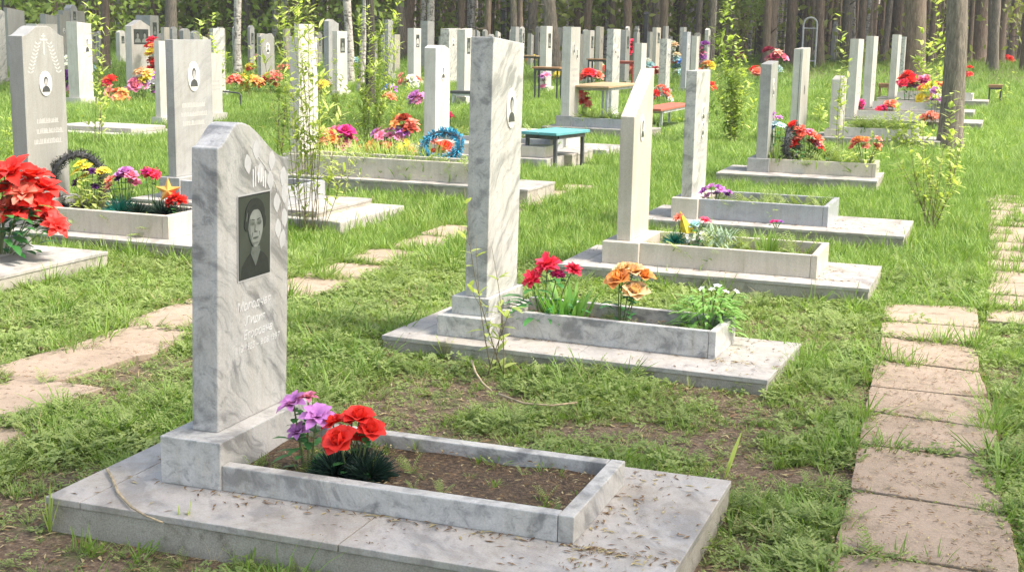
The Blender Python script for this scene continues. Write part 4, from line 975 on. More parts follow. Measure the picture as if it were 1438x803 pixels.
# bent pipe rail
B=at(338,152); r=empty('pipe_rail',B,0,'bent dark pipe rail right of the square grey stone','rail'); s=depth(B)/F
mb=MB(); mb.tube([(0,0,-.05),(0,0,.26),(-.02,0,.285),(-.06,0,.30),(-.42,.02,.32)],.016,8); mb.build('pipe',M['darkpaint'],r)

# ------------------------------------------------------------------ saplings
def sapling(base,stems,label,leafL=.05,leafW=.014,mat='sapleaf',dens=60,start=.15,stemr=.005,name='sapling',cat='sapling',leafang=.9,wob=.03,twig=True):
    """stems: list of tip offsets (dx,dy,dz) and optional root offsets"""
    leafL*=1.35; leafW*=1.45; dens*=.85; stemr*=.65
    root=empty(name,base,0,label,cat); sm=MB(); lf=MB(); rnd=random.Random(len(label)*7+len(stems))
    for s in stems:
        tip=Vector(s[:3]); r0=Vector(s[3:6]) if len(s)>3 else Vector((0,0,-.03)); n=7
        ph=rnd.random()*6; pts=[]
        for i in range(n+1):
            t=i/n; p=r0.lerp(tip,t); b=math.sin(PI*t)*wob*tip.z
            pts.append(p+Vector((math.cos(ph)*b,math.sin(ph)*b,0)))
        sm.tube(pts,[stemr*(1-.75*i/n) for i in range(n+1)],5)
        Ln=tip.length; k=int(dens*Ln)
        for q_ in range(int(2+2.2*Ln)):       # side twigs
            t=rnd.uniform(max(.15,start),.92); x=t*n; i=min(n-1,int(x)); p=pts[i].lerp(pts[i+1],x-i); ax=(pts[i+1]-pts[i]).normalized(); o1=ax.orthogonal().normalized(); o2=ax.cross(o1); a=rnd.random()*6.28
            d=((o1*math.cos(a)+o2*math.sin(a))*rnd.uniform(.5,1.1)+ax).normalized(); tl=Ln*rnd.uniform(.08,.26)*(1.1-t); e_=p+d*tl+Vector((0,0,tl*.15)); m_=p.lerp(e_,.5)+Vector((0,0,-tl*.05)); sm.tube([p,m_,e_],[stemr*.45,stemr*.35,stemr*.15],4)
            for j in range(max(3,int(dens*tl*.9))):
                u=rnd.uniform(.15,1); pp=p.lerp(e_,u); a=rnd.random()*6.28; leaf_blade(lf,pp,(o1*math.cos(a)+o2*math.sin(a))*.8+d*.8,leafL*rnd.uniform(.5,1.05),leafW*rnd.uniform(.7,1.1),rnd.uniform(.2,.9),3)
        for j in range(k):
            if mnoise.noise((j*.35,Ln*7,ph))<-.12: continue
            t=start+(1-start)*(j+rnd.random())/k
            x=t*n; i=min(n-1,int(x)); p=pts[i].lerp(pts[i+1],x-i); a=2.4*j+rnd.random()*.8
            ax=(pts[i+1]-pts[i]).normalized(); o1=ax.orthogonal().normalized(); o2=ax.cross(o1)
            d=(o1*math.cos(a)+o2*math.sin(a))*leafang+ax*rnd.uniform(.3,.9)
            L2_=leafL*rnd.uniform(.65,1.25)*(1-.35*t)
            leaf_blade(lf,p,d,L2_,leafW*rnd.uniform(.8,1.2),rnd.uniform(.2,.9),3)
    sm.build('stem',M['woodystem'],root,smooth=True); lf.build('foliage',M[mat],root); return root
def sap_px(bx,by,tips,label,dz=0,**k):
    b=at(bx,by,dz); st=[]
    for t in tips:
        p=P3(t[0],t[1],b); q=p-b; ds=random.uniform(-.15,.15)*max(.3,q.z); st.append((q.x+fw.x*ds,q.y+fw.y*ds,q.z,random.uniform(-.05,.05)+(t[2] if len(t)>2 else 0)*depth(b)/F,random.uniform(-.05,.05),-.03))
    return sapling(b,st,label,**k)
random.seed(21)
sap_px(438,330,[(395,20,-25),(408,-15,-10),(380,-30,-20),(370,60,-15),(425,60),(437,30),(447,140,5),(460,120,10),(475,160,15),(420,170,-10),(413,130,-14),(490,200,15),(450,70),(430,-60),(465,215,10),(404,240,-5),(440,-50),(415,-60),(395,-50,-10)],'clump of tall thin willow shoots with sparse leaves right behind the carved leaf headstone',leafL=.085,leafW=.018,dens=40,start=.30,stemr=.005,wob=.04)
sap_px(478,300,[(490,200),(505,190),(470,205),(520,215),(462,190),(500,215)],'low thin dry shoots over the bare slab',leafL=.05,leafW=.008,dens=22,stemr=.003)
sap_px(520,215,[(502,20),(515,-30),(545,-20),(566,-35),(530,40),(498,90),(548,80),(560,60),(575,120),(512,100),(490,130),(540,130)],'tall willow shoots with narrow leaves left of the chamfered white stone',leafL=.095,leafW=.02,dens=95,stemr=.008,start=.2)
sap_px(470,175,[(455,90),(470,70),(482,100),(460,110),(490,120),(448,120),(476,140),(500,140)],'bushy yellow green shoots behind the pink roses',leafL=.09,leafW=.03,dens=55,stemr=.006,start=.1)
sap_px(700,522,[(652,265),(668,330),(690,350),(722,420),(706,440)],'thin leafy shoot leaning across the tall veined stone',leafL=.06,leafW=.020,dens=11,start=.05,stemr=.005,wob=.05)
sap_px(1028,205,[(1012,15),(1020,-20),(1032,60),(1005,40),(1042,90),(1048,110),(1000,100),(1058,110),(1025,0),(1015,70),(1040,50),(1060,140),(1052,70),(995,140),(1030,100)],'dense yellow green leafy bush right of the flat topped stone',leafL=.13,leafW=.032,dens=52,stemr=.006,start=.08,name='shrub',cat='shrub')
sap_px(1308,322,[(1275,190),(1290,170),(1300,210),(1312,180),(1330,180),(1342,210),(1352,250),(1262,230),(1320,230),(1285,240),(1335,270),(1300,160),(1355,195),(1250,200)],'loose sapling clump with reddish stems in front of the leaning pine',leafL=.075,leafW=.022,dens=30,stemr=.0065,start=.25)
sap_px(1338,268,[(1345,120),(1338,150),(1352,170),(1330,160),(1347,200)],'upright leafy shoot before the base of the leaning pine',leafL=.10,leafW=.034,dens=30,stemr=.006,start=.15)
sap_px(1310,190,[(1318,-30),(1325,-10),(1312,40)],'tall shoot with arching leaves touching the leaning pine on its left',leafL=.13,leafW=.04,dens=26,stemr=.008,start=.2)
sap_px(1298,150,[(1293,38),(1302,60),(1288,70)],'young broad leaved sapling between thick pine and leaning pine',leafL=.22,leafW=.07,dens=15,stemr=.009,start=.2)
sap_px(1180,252,[(1176,20),(1183,120),(1185,60)],'slim tall shoot rising over the short peaked stone',leafL=.09,leafW=.028,dens=28,stemr=.006,start=.35)
sap_px(137,205,[(140,-30),(133,10),(144,60)],'tall leafy shoot right of the narrow photo stone',leafL=.11,leafW=.03,dens=40,stemr=.008,start=.1)
sap_px(300,160,[(285,28),(300,45),(310,60),(296,20),(318,75)],'broad leaved sapling above the square grey stone',leafL=.16,leafW=.04,dens=22,stemr=.007,start=.3)
sap_px(118,338,[(122,214),(112,250),(130,250),(108,270),(138,265)],'yellow green weed with paired leaves before the yellow daisies',leafL=.07,leafW=.022,dens=36,stemr=.004,start=.05)
sap_px(150,345,[(152,225),(140,240)],'thin bare stalks leaning before the left kerb',leafL=.03,leafW=.008,dens=8,stemr=.0025)
sap_px(396,222,[(395,20),(400,60),(390,70)],'dark leafy sapling left of the tall white stone behind the clump',leafL=.09,leafW=.035,dens=40,stemr=.012,mat='sapleaf_dark',start=.05)
sap_px(350,140,[(352,60),(360,80),(345,90),(335,95)],'light green sapling over the yellow lily row',leafL=.13,leafW=.035,dens=26,stemr=.006,start=.2)
sap_px(1405,150,[(1425,100),(1403,108),(1418,120)],'two young leafy shoots beside the lone stool',leafL=.12,leafW=.035,dens=26,stemr=.005,start=.1)
sap_px(1280,215,[(1240,160),(1255,140),(1275,150),(1290,160),(1300,170),(1265,175),(1225,190),(1310,185),(1245,185)],'spreading green bush of leafy stems left of the leaning pine',leafL=.11,leafW=.034,dens=60,stemr=.005,start=.1,name='shrub',cat='shrub')
sap_px(1140,190,[(1155,130),(1148,150),(1160,160)],'pale green seedling right of the cream double stone',leafL=.12,leafW=.04,dens=18,stemr=.005,start=.3)
sap_px(20,240,[(5,175),(15,165),(30,190),(-10,190)],'yellowish grassy bush behind the red lilies at the left edge',leafL=.09,leafW=.015,dens=110,stemr=.004,start=.05,name='shrub',cat='shrub')

# big leaf weeds near the camera
def weed(px,py,leaves,label):
    b=at(px,py); o=empty('weed',b,0,label,'weed'); mb=MB()
    for tx,ty,w in leaves:
        q=P3(tx,ty,b)-b; leaf_blade(mb,(0,0,-.01),(q.x,q.y,q.z*1.12),q.length*1.05,w,.22,6)
    mb.build('leaf',M['sapleaf'],o,smooth=True); return o
weed(1018,668,[(1040,606,.06),(1008,640,.035),(1030,640,.03)],'broad bright leaf weed standing behind the right slab corner')
weed(258,766,[(268,697,.035),(250,705,.03),(262,735,.03)],'upright two leaved weed before the front slab')
weed(623,500,[(612,466,.04),(640,468,.04),(630,455,.04),(606,480,.03)],'leafy dandelion rosette before the stepped plinth')
weed(70,745,[(62,690,.012),(75,685,.012),(82,700,.012),(58,710,.012),(70,675,.01)],'tuft of upright blades at the left corner of the front slab')
# twigs
def twig(pts,r,label,dz=.02,z=None):
    w=[at(x,y,d) for x,y,d in pts]; o=empty('twig',w[0],0,label,'twig'); mb=MB(); mb.tube([p-w[0] for p in w],[r*(1-.5*i/len(w)) for i in range(len(w))],6); mb.build('stick',M['twig'],o,smooth=True)
twig([(150,658,.112),(158,672,.112),(166,692,.110),(185,712,.110),(205,724,.108),(228,733,.106)],.005,'pale dry twig lying on the left corner of the front slab')
twig([(662,506,.05),(668,523,.04),(678,538,.035),(690,548,.03)],.006,'short pale stick poking from the grass before the second grave')
twig([(700,553,.03),(735,566,.03),(775,569,.035),(810,565,.04)],.006,'long pale root curving through the grass between the two front graves')

# ------------------------------------------------------------------ trees
def crown_mesh(name,n,rx,rz,ls,mat,seed):
    g=np.random.default_rng(seed); nc=max(6,n//40)
    cl=g.normal(size=(nc,3)); cl/=np.linalg.norm(cl,axis=1)[:,None]; cl*=g.uniform(.35,1,(nc,1))
    P_=cl[g.integers(0,nc,n)]+g.normal(0,.17,(n,3)); P_*=np.array([rx,rx,rz])
    d=g.normal(size=(n,3)); d/=np.linalg.norm(d,axis=1)[:,None]; e=np.cross(d,g.normal(size=(n,3))); e/=np.linalg.norm(e,axis=1)[:,None]
    s=ls*g.uniform(.6,1.3,(n,1)); V=np.stack([P_-d*s,P_+e*s*.5,P_+d*s,P_-e*s*.5],1).reshape(-1,3)
    me=bpy.data.meshes.new(name); me.from_pydata(V.tolist(),[],np.arange(4*n).reshape(n,4).tolist()); me.materials.append(mat); return me
CROWNS=[crown_mesh('crown',900,2.4,3.2,.42,M['canopy'],k) for k in range(3)]
THIN=crown_mesh('thin_crown',1050,2.9,3.0,.17,M['canopy'],8)
def trunk_mb(r0,h,lean=(0,0),seed=0,n=14):
    mb=MB(); pts=[];rad=[]
    zs=[-.3,0,.12,.35,.8,1.4,2.2,3.2,5,8,h]
    for z in zs:
        w=.02*mnoise.noise((z*.6,seed,1.3))*3; pts.append((lean[0]*z+w,lean[1]*z+.5*w,z)); f=1-.55*z/h
        rad.append(r0*(f+.38*math.exp(-max(0,z)/.22)))
    mb.tube(pts,rad,n)
    # uneven bark silhouette
    mb.v=[(x+r0*.10*mnoise.noise((x*9,y*9,z*2+seed)),y+r0*.10*mnoise.noise((x*9+5,y*9,z*2+seed)),z) for x,y,z in mb.v]
    return mb
ntree=0
def tree(x,y,r0,h,mat,label,name='pine_tree',lean=(0,0),group=None,crown=True,crown_z=None,crown_s=1.0,limbs=True):
    global ntree; ntree+=1; z=ground_z(x,y); root=empty(name,(x,y,z),random.random()*6 if group else 0,label,'tree',group)
    t=trunk_mb(r0,h,lean,ntree*3.1)
    if limbs:
        for k in range(3):
            zz=h*random.uniform(.6,.85); a=random.random()*6.28; p=Vector((lean[0]*zz,lean[1]*zz,zz)); t.tube([p,p+Vector((math.cos(a),math.sin(a),.5))*1.5],[r0*.25,r0*.08],5)
    for k in range(random.randint(1,4)):
        zz=random.uniform(.9,6); a=random.random()*6.28; p=Vector((lean[0]*zz,lean[1]*zz,zz)); L_=random.uniform(.3,1.1); d=Vector((math.cos(a),math.sin(a),random.uniform(-.3,.5)))
        t.tube([p,p+d*L_*.5+Vector((0,0,.04)),p+d*L_],[r0*.14,r0*.09,r0*.03],4)
    t.build('trunk',M[mat],root,smooth=True)
    if crown:
        cz=crown_z or h*.88; linkmesh('crown',(THIN if group=='pines outside the frame' else CROWNS[ntree%3]),root,loc=(lean[0]*cz,lean[1]*cz,cz),rot=(0,0,random.random()*6),scl=crown_s)
    return root
def tree_px(px,py,wpx,label,mat='pine',name='pine_tree',top=None,h=16,**k):
    p=at(px,py); r=wpx*depth(p)/F/2; lean=(0,0)
    if top is not None:
        q=P3(top,0,p); lean=((q.x-p.x)/(q.z-p.z),(q.y-p.y)/(q.z-p.z))
    return tree(p.x,p.y,r,h,mat,label,name,lean,**k)
tree_px(1336,212,31,'leaning grey brown pine trunk standing on the lawn at right','pine_grey',top=1346)
tree_px(1284,126,31,'thick pine trunk behind the magenta flowers at right',top=1286)
tree_px(1374,90,26,'thick dark pine just right of the leaning trunk, by the iron fence',top=1377)
tree_px(240,84,17,'straight grey brown trunk rising behind the square grey stone','pine_grey',top=239)
tree_px(779,110,20,'tree leaning left beside the brown table','pine_grey',top=770)
tree_px(1038,66,18,'smooth brown trunk right above the dense leafy bush',top=1030)
tree_px(1150,94,13,'dark straight pine right of the arched iron gate',top=1151)
tree_px(1109,92,14,'reddish brown pine left of the arched iron gate',top=1112)
tree_px(491,118,12,'white birch trunk just right of the white dark panel stone','birch','birch_tree',top=487)
tree_px(507,132,10,'second speckled birch beside the tall willow shoots','birch','birch_tree',top=512)
tree_px(521,150,13,'dark mossy trunk hidden among the tall willow shoots','darkbark',top=519)
tree_px(335,104,11,'birch with flaking bark above the yellow lily row','birch','birch_tree',top=334)
tree_px(259,60,10,'spotted birch right of the straight grey brown trunk','birch','birch_tree',top=259)
tree_px(368,70,22,'stout pale brown trunk behind the grey round topped stone','pine_grey',top=366)
tree_px(150,96,13,'dark pine left of the gabled double portrait stone',top=147)
tree_px(568,84,14,'brown trunk between willow shoots and round photo stone','pine_grey',top=562)
tree_px(1056,60,8,'slender birch right of the smooth brown trunk','birch','birch_tree',top=1048)
tree_px(1002,62,8,'pale slender birch above the narrow bright stone','birch','birch_tree',top=990)
random.seed(5)
# the wood behind: pines and birches one by one
occ=[]
def free(x,y,d):
    if any((x-a)**2+(y-b)**2<d*d for a,b in occ): return False
    occ.append((x,y)); return True
RV=Vector((rt0.x,rt0.y)); FV=Vector((fw.x,fw.y)).normalized()
cnt=0; tries=0
while cnt<235 and tries<6000:
    tries+=1
    dd=random.uniform(47,82) if random.random()<.75 else random.uniform(44,58)
    u=random.uniform(-.47,.45); P_=FV*dd+RV*u*dd
    if not free(P_.x,P_.y,1.0): continue
    if u<-.12 and dd<52: continue
    if .207<u<.243 and dd<56: continue      # the iron gate stands clear of the trunks
    br=random.random()<.24; cnt+=1
    rr=random.uniform(.09,.15) if br else random.choice([random.uniform(.09,.16),random.uniform(.12,.24)])
    tree(P_.x,P_.y,rr,random.uniform(15,20),'birch' if br else random.choice(['pine','pine','pine_grey']),
      'pale birch trunk standing in the dense wood behind the graves' if br else 'bare brown pine trunk standing in the dense wood behind the graves',
      'birch_tree' if br else 'pine_tree',(random.gauss(0,.022),random.gauss(0,.022)),'birches in the wood' if br else 'pines in the wood',limbs=False)
# far wood as one mass
mb=MB()
for k in range(760):
    dd=random.uniform(82,115); u=random.uniform(-.52,.5); P_=FV*dd+RV*u*dd; r=random.uniform(.1,.26); z=ground_z(P_.x,P_.y)
    mb.cur=1 if random.random()<.3 else 0
    mb.tube([(P_.x,P_.y,z-.3),(P_.x+random.gauss(0,.1),P_.y,z+15)],[r,r*.7],7,False)
o=mb.build('distant_wood',[M['pine'],M['birch']],None,smooth=True); tag(o,'far trunks of the wood merging into one mass','wood',None,'stuff')
def leafcloud(name,pts,size,mat,label,kind='stuff',cat='undergrowth'):
    n=len(pts); g=np.random.default_rng(n); d=g.normal(size=(n,3)); d/=np.linalg.norm(d,axis=1)[:,None]; e=np.cross(d,g.normal(size=(n,3))); e/=np.linalg.norm(e,axis=1)[:,None]
    s=np.asarray(size).reshape(-1,1)*g.uniform(.6,1.4,(n,1)); V=np.stack([pts-d*s,pts+e*s*.5,pts+d*s,pts-e*s*.5],1).reshape(-1,3)
    me=bpy.data.meshes.new(name); me.from_pydata(V.tolist(),[],np.arange(4*n).reshape(n,4).tolist()); me.materials.append(mat)
    o=linkmesh(name,me); tag(o,label,cat,None,kind); return o
def cloudpts(n,d0,d1,u0,u1,z0,z1,nclump,spread,zpow=1.0):
    out=[]
    for k in range(nclump):
        dd=random.uniform(d0,d1); u=random.uniform(u0,u1); c=FV*dd+RV*u*dd; zz=z0+(z1-z0)*random.random()**zpow
        m=n//nclump
        for j in range(m): 
            x,y=c.x+random.gauss(0,spread),c.y+random.gauss(0,spread); out.append((x,y,ground_z(x,y)+max(.05,zz+random.gauss(0,spread*.8))))
    return np.array(out)
leafcloud('undergrowth',np.concatenate([cloudpts(13000,66,112,-.52,.5,0,7,260,1.0),cloudpts(9000,50,75,-.5,-.1,0,4.5,180,.8),cloudpts(4000,48,70,-.1,.48,0,2.5,90,.6)]),.16,M['under'],'light green undergrowth between the far trunks')
leafcloud('undergrowth',np.concatenate([cloudpts(9000,46,62,-.5,-.08,0,3.6,150,.55),cloudpts(3000,50,70,-.08,.2,0,3,40,.5)]),.13,M['sapleaf_dark'],'bright green saplings and bushes along the edge of the wood')
leafcloud('forest_edge',cloudpts(42000,112,135,-.62,.6,0,18,700,2.2),.5,M['canopy'],'dark leafy mass closing the far end of the wood','stuff','wood')

# trees beside and behind the camera: they shade the foreground
for x,y,cz,sc in SHADE:
    tree(x,y,.16,cz*1.12,'pine_grey','pine standing outside the frame beside the graves',group='pines outside the frame',crown_z=cz,crown_s=sc)

# ------------------------------------------------------------------ iron fences at the edge of the wood
def ironfence(pa,pb,h,label,n,mat='darkpaint'):
    a=at(*pa); b=at(*pb); root=empty('iron_fence',a,math.atan2(b.y-a.y,b.x-a.x),label,'fence'); L_=math.hypot(b.x-a.x,b.y-a.y)
    mb=MB()
    for z in (.12,h*.55,h-.05): mb.box(0,L_,-.012,.012,z,z+.025)
    for k in range(n+1): x=L_*k/n; mb.tube([(x,0.02,0),(x,.02,h)],.009,4)
    mb.build('bars',M[mat],root)
    for x in (0,L_*.5,L_): mb=MB(); mb.tube([(x,-.03,-.1),(x,-.03,h+.08)],.028,6); mb.build('post',M[mat],root)
ironfence((1385,84),(1450,88),1.25,'dark iron fence round a plot at the far right edge of the wood',30)
ironfence((1060,84),(1112,86),1.2,'dark iron fence left of the arched iron gate',24)
ironfence((1152,88),(1180,90),1.1,'low iron fence right of the arched iron gate',14)
ironfence((60,64),(150,62),1.2,'dark iron fence far back on the left',40)
A=at(1125,94); r=empty('iron_gate',A,math.atan2(rt0.y,rt0.x),'grey arched iron gate with bars at the edge of the wood','gate'); s=depth(A)/F
w=19*s; h=68*s
mb=MB(); ap=[(0,0,-.1),(0,0,h*.86)]+[(w/2-w/2*math.cos(PI*k/8),0,h*.86+h*.14*math.sin(PI*k/8)) for k in range(1,8)]+[(w,0,h*.86),(w,0,-.1)]
mb.tube(ap,.035,6); mb.tube([(0,0,h*.78),(w,0,h*.78)],.02,5); mb.tube([(0,0,h*.12),(w,0,h*.12)],.02,5); mb.build('frame',M['greypaint'],r)
mb=MB()
for k in range(1,6): mb.tube([(w*k/6,0,h*.12),(w*k/6,0,h*.78)],.012,4)
mb.build('bars',M['darkpaint'],r)
# pale monuments behind the right fence
FS(1398,1404,1412,42,82,'arch',.1,'marble_grey','grey arched stone behind the iron fence at far right',None)
FS(1166,1171,1180,40,84,'cross',.25,'marble_dull','dark stone with cross behind the tall white stones',None)

# ------------------------------------------------------------------ ground
n=150; mb=MB()
gx=np.concatenate([np.linspace(-150,-12,24)[:-1],np.linspace(-12,9,90),np.linspace(9,150,24)[1:]]); gy=np.concatenate([np.linspace(-60,0,8)[:-1],np.linspace(0,16,70),np.linspace(16,60,36)[1:],np.linspace(60,260,14)[1:]])
def gz2(x,y):
    z=ground_z(x,y); return z+.022*mnoise.noise((x*1.1,y*1.1,0))*(1 if 1<y<40 else 0)-.012
nx=len(gx); v=[(x,y,gz2(x,y)) for y in gy for x in gx]
mb.add(v,[(j*nx+i,j*nx+i+1,(j+1)*nx+i+1,(j+1)*nx+i) for j in range(len(gy)-1) for i in range(nx-1)])
tag(mb.build('ground',M['ground'],None,smooth=True),'grassy ground of the cemetery','ground',None,'structure')

# ------------------------------------------------------------------ grass
def tuft(name,kind,seed):
    rnd=random.Random(seed); mb=MB()
    if kind in('grass','tall','dry'):
        nb={'grass':16,'tall':15,'dry':6}[kind]; hh={'grass':.085,'tall':.17,'dry':.2}[kind]
        for k in range(nb):
            a=rnd.random()*6.28; r=.045*rnd.random(); ln=rnd.uniform(.25,.75)
            leaf_blade(mb,(r*math.cos(a),r*math.sin(a),-.01),(math.cos(a)*ln,math.sin(a)*ln,1),hh*rnd.uniform(.5,1.15),.0062 if kind!='dry' else .004,rnd.uniform(.3,1.1),3)
    elif kind=='feather':     # yarrow-like
        for k in range(7):
            a=rnd.random()*6.28; d=Vector((math.cos(a)*.7,math.sin(a)*.7,rnd.uniform(.6,1.2))).normalized(); p=Vector((0,0,0)); L_=rnd.uniform(.06,.12)
            s=d.cross(Vector((0,0,1))).normalized()
            for j in range(9):
                p=p+d*L_/9; d=(d+Vector((0,0,-.05))).normalized(); w=L_*.22*math.sin(PI*(j+1.5)/11)
                for q in (-1,1): leaf_blade(mb,p,s*q+d*.6+Vector((0,0,.25)),w,.006,.2,2)
    elif kind=='clover':
        for k in range(16):
            a=rnd.random()*6.28; r=.06*math.sqrt(rnd.random()); p=Vector((r*math.cos(a),r*math.sin(a),rnd.uniform(.012,.05)))
            for q in range(3):
                b=a+q*2.09; leaf_blade(mb,p,(math.cos(b),math.sin(b),.25),.015*rnd.uniform(.7,1.2),.012,.3,2)
    elif kind=='broad':
        for k in range(8):
            a=rnd.random()*6.28; leaf_blade(mb,(0,0,0),(math.cos(a),math.sin(a),rnd.uniform(.4,1.6)),rnd.uniform(.05,.11),.026,.9,4)
    o=mb.build(name,M['grass'],None); me=o.data; bpy.data.objects.remove(o); return me
def vnoise(x,y,s,seed=0):
    x=x*s+seed*13.7; y=y*s+seed*7.3; xi=np.floor(x).astype(int); yi=np.floor(y).astype(int); fx=x-xi; fy=y-yi
    h=lambda a,b:(np.sin(a*127.1+b*311.7+seed*17.)*43758.5453)%1
    fx=fx*fx*(3-2*fx); fy=fy*fy*(3-2*fy)
    return (h(xi,yi)*(1-fx)+h(xi+1,yi)*fx)*(1-fy)+(h(xi,yi+1)*(1-fx)+h(xi+1,yi+1)*fx)*fy
def fbm(x,y,s,seed=0): return .55*vnoise(x,y,s,seed)+.3*vnoise(x,y,s*2.1,seed+1)+.15*vnoise(x,y,s*4.3,seed+2)
def excluded(x,y,m=0.0):
    bad=np.zeros(len(x),bool)
    for cx,cy,yw,x0,x1,y0,y1 in EXCL:
        c,s=math.cos(yw),math.sin(yw); dx,dy=x-cx,y-cy; u=c*dx+s*dy; w=-s*dx+c*dy
        bad|=(u>x0-m)&(u<x1+m)&(w>y0-m)&(w<y1+m)
    return bad
def onpath(x,y,m=-.03):
    bad=np.zeros(len(x),bool)
    for q in PATHQ:
        ins=np.ones(len(x),bool)
        for i in range(4):
            ax,ay=q[i];bx,by=q[(i+1)%4]; L_=math.hypot(bx-ax,by-ay); ins&=((bx-ax)*(y-ay)-(by-ay)*(x-ax))/L_>-m
        bad|=ins
    return bad
def pathquad_orient():
    for i,q in enumerate(PATHQ):
        ar=sum(q[k][0]*q[(k+1)%4][1]-q[(k+1)%4][0]*q[k][1] for k in range(4))
        if ar<0: PATHQ[i]=q[::-1]
pathquad_orient()
def wedge(n,d0,d1,pw=1.0):
    """random ground points in the view wedge between two distances"""
    lo,hi=(-.66,.86) if d1<13 else (-.57,.62)
    n=int(n*(hi-lo)/.92); t=rng.random(n); d=np.sqrt(d0*d0+(d1*d1-d0*d0)*t) if pw==1 else d0+(d1-d0)*t**pw
    u=rng.uniform(lo,hi,n)
    return FV.x*d+RV.x*u*d, FV.y*d+RV.y*u*d, d
GZ=np.vectorize(gz2)
def scatter(name,me,mats,x,y,scale,label,cat='grass',tilt=.25):
    me.materials.clear(); me.materials.append(mats)
    src=bpy.data.objects.new(name+'_source',me)
    n=len(x); z=GZ(x,y); pts=np.stack([x,y,z],1)
    pm=bpy.data.meshes.new(name); pm.from_pydata(pts.tolist(),[],[])
    a=pm.attributes.new('rot','FLOAT_VECTOR','POINT'); rot=np.stack([rng.normal(0,tilt,n),rng.normal(0,tilt,n),rng.uniform(0,6.283,n)],1); a.data.foreach_set('vector',rot.ravel())
    a=pm.attributes.new('scl','FLOAT','POINT'); a.data.foreach_set('value',np.asarray(scale,dtype=np.float32))
    o=linkmesh(name,pm); tag(o,label,cat,None,'stuff')
    ng=bpy.data.node_groups.new(name,'GeometryNodeTree'); ng.interface.new_socket('Geometry',in_out='INPUT',socket_type='NodeSocketGeometry'); ng.interface.new_socket('Geometry',in_out='OUTPUT',socket_type='NodeSocketGeometry')
    gi=ng.nodes.new('NodeGroupInput'); go=ng.nodes.new('NodeGroupOutput'); ip=ng.nodes.new('GeometryNodeInstanceOnPoints'); oi=ng.nodes.new('GeometryNodeObjectInfo'); oi.inputs['As Instance'].default_value=True
    oi.inputs['Object'].default_value=src
    r=ng.nodes.new('GeometryNodeInputNamedAttribute'); r.data_type='FLOAT_VECTOR'; r.inputs['Name'].default_value='rot'
    s=ng.nodes.new('GeometryNodeInputNamedAttribute'); s.data_type='FLOAT'; s.inputs['Name'].default_value='scl'
    e2r=ng.nodes.new('FunctionNodeEulerToRotation'); L=ng.links.new
    L(r.outputs[0],e2r.inputs[0]); L(e2r.outputs[0],ip.inputs['Rotation']); L(s.outputs[0],ip.inputs['Scale'])
    L(gi.outputs[0],ip.inputs['Points']); L(oi.outputs['Geometry'],ip.inputs['Instance']); L(ip.outputs[0],go.inputs[0])
    md=o.modifiers.new('instances','NODES'); md.node_group=ng; return o
def lush(x,y,d):
    """0..1: how green the spot is; the near ground has worn and bare patches"""
    f=.5*fbm(x,y,1.05,3)+.5*fbm(x,y,3.4,9); near=np.clip((9-d)/4,0,1)
    v=np.clip((f-.43)*6,0,1)*near+np.clip((f-.18)*5,.25,1)*(1-near)
    return v
def plant(kind,mat,n,d0,d1,sc,label,seed,name,pw=1.0,thr=(0,1),extra=None,m=.0,pm=-.02,noise_s=None,tilt=.25):
    x,y,d=wedge(n,d0,d1,pw); l=lush(x,y,d)
    keep=(rng.random(len(x))<thr[0]+(thr[1]-thr[0])*l)&~excluded(x,y,m)&~onpath(x,y,pm)
    if noise_s is not None: keep&=fbm(x,y,noise_s[0],seed)>noise_s[1]
    x,y,d,l=x[keep],y[keep],d[keep],l[keep]
    s=sc*rng.uniform(.55,1.3,len(x))*(.6+.55*l)
    return scatter(name,tuft(name,kind,seed),M[mat],x,y,s,label,tilt=tilt)
plant('grass','grass',15000,2.4,9.5,.6,'short green grass of the foreground',1,'grass',thr=(.05,1))
plant('grass','grass_yellow',18000,2.4,10,.6,'paler green grass mixed into the foreground',2,'grass',thr=(.06,.9))
plant('tall','grass',5200,2.4,10,.72,'taller grass blades in the foreground lawn',3,'grass',thr=(0,.9),noise_s=(1.4,.5))
plant('feather','weed',36000,2.4,9.5,.38,'feathery low weeds among the near graves',4,'feathery_weeds',thr=(.12,1))
plant('feather','weed',6000,2.4,9,.8,'larger feathery weeds in the foreground',14,'feathery_weeds',thr=(.02,1),noise_s=(1.8,.5))
plant('clover','weed',16000,2.4,9,.75,'small round leaved ground cover in the foreground',5,'ground_cover',thr=(.25,.9))
plant('broad','weed',3500,2.4,9.5,.4,'small broad leaved weeds in the foreground',6,'broad_weeds',thr=(.1,.8))
plant('dry','dryblade',7000,2.4,12,.5,'dry straw blades among the grass',7,'dry_grass',thr=(.5,.5),tilt=.8)
plant('grass','grass',22000,8.8,18,1.05,'bright grass of the middle lawn',8,'grass')
plant('tall','grass_yellow',16000,8.5,20,.68,'taller sunlit grass of the middle lawn',9,'grass',thr=(.2,1))
plant('tall','grass',9000,8.5,20,.72,'tall green grass of the middle lawn',19,'grass',thr=(.1,.8))
plant('broad','grass_yellow',7000,9,20,.7,'light leafy weeds in the middle lawn',10,'broad_weeds',noise_s=(.8,.5))
plant('grass','grass',20000,17,34,1.6,'grass of the far lawn',11,'grass')
plant('tall','grass_yellow',16000,17,36,1.05,'sunlit taller grass of the far lawn',12,'grass',thr=(.2,1))
plant('tall','grass',12000,33,60,1.5,'thin grass at the edge of the wood',13,'grass',thr=(.1,.9))
plant('broad','sapleaf',5000,17,40,1.2,'light leafy weeds on the far lawn',18,'broad_weeds',noise_s=(.4,.5))
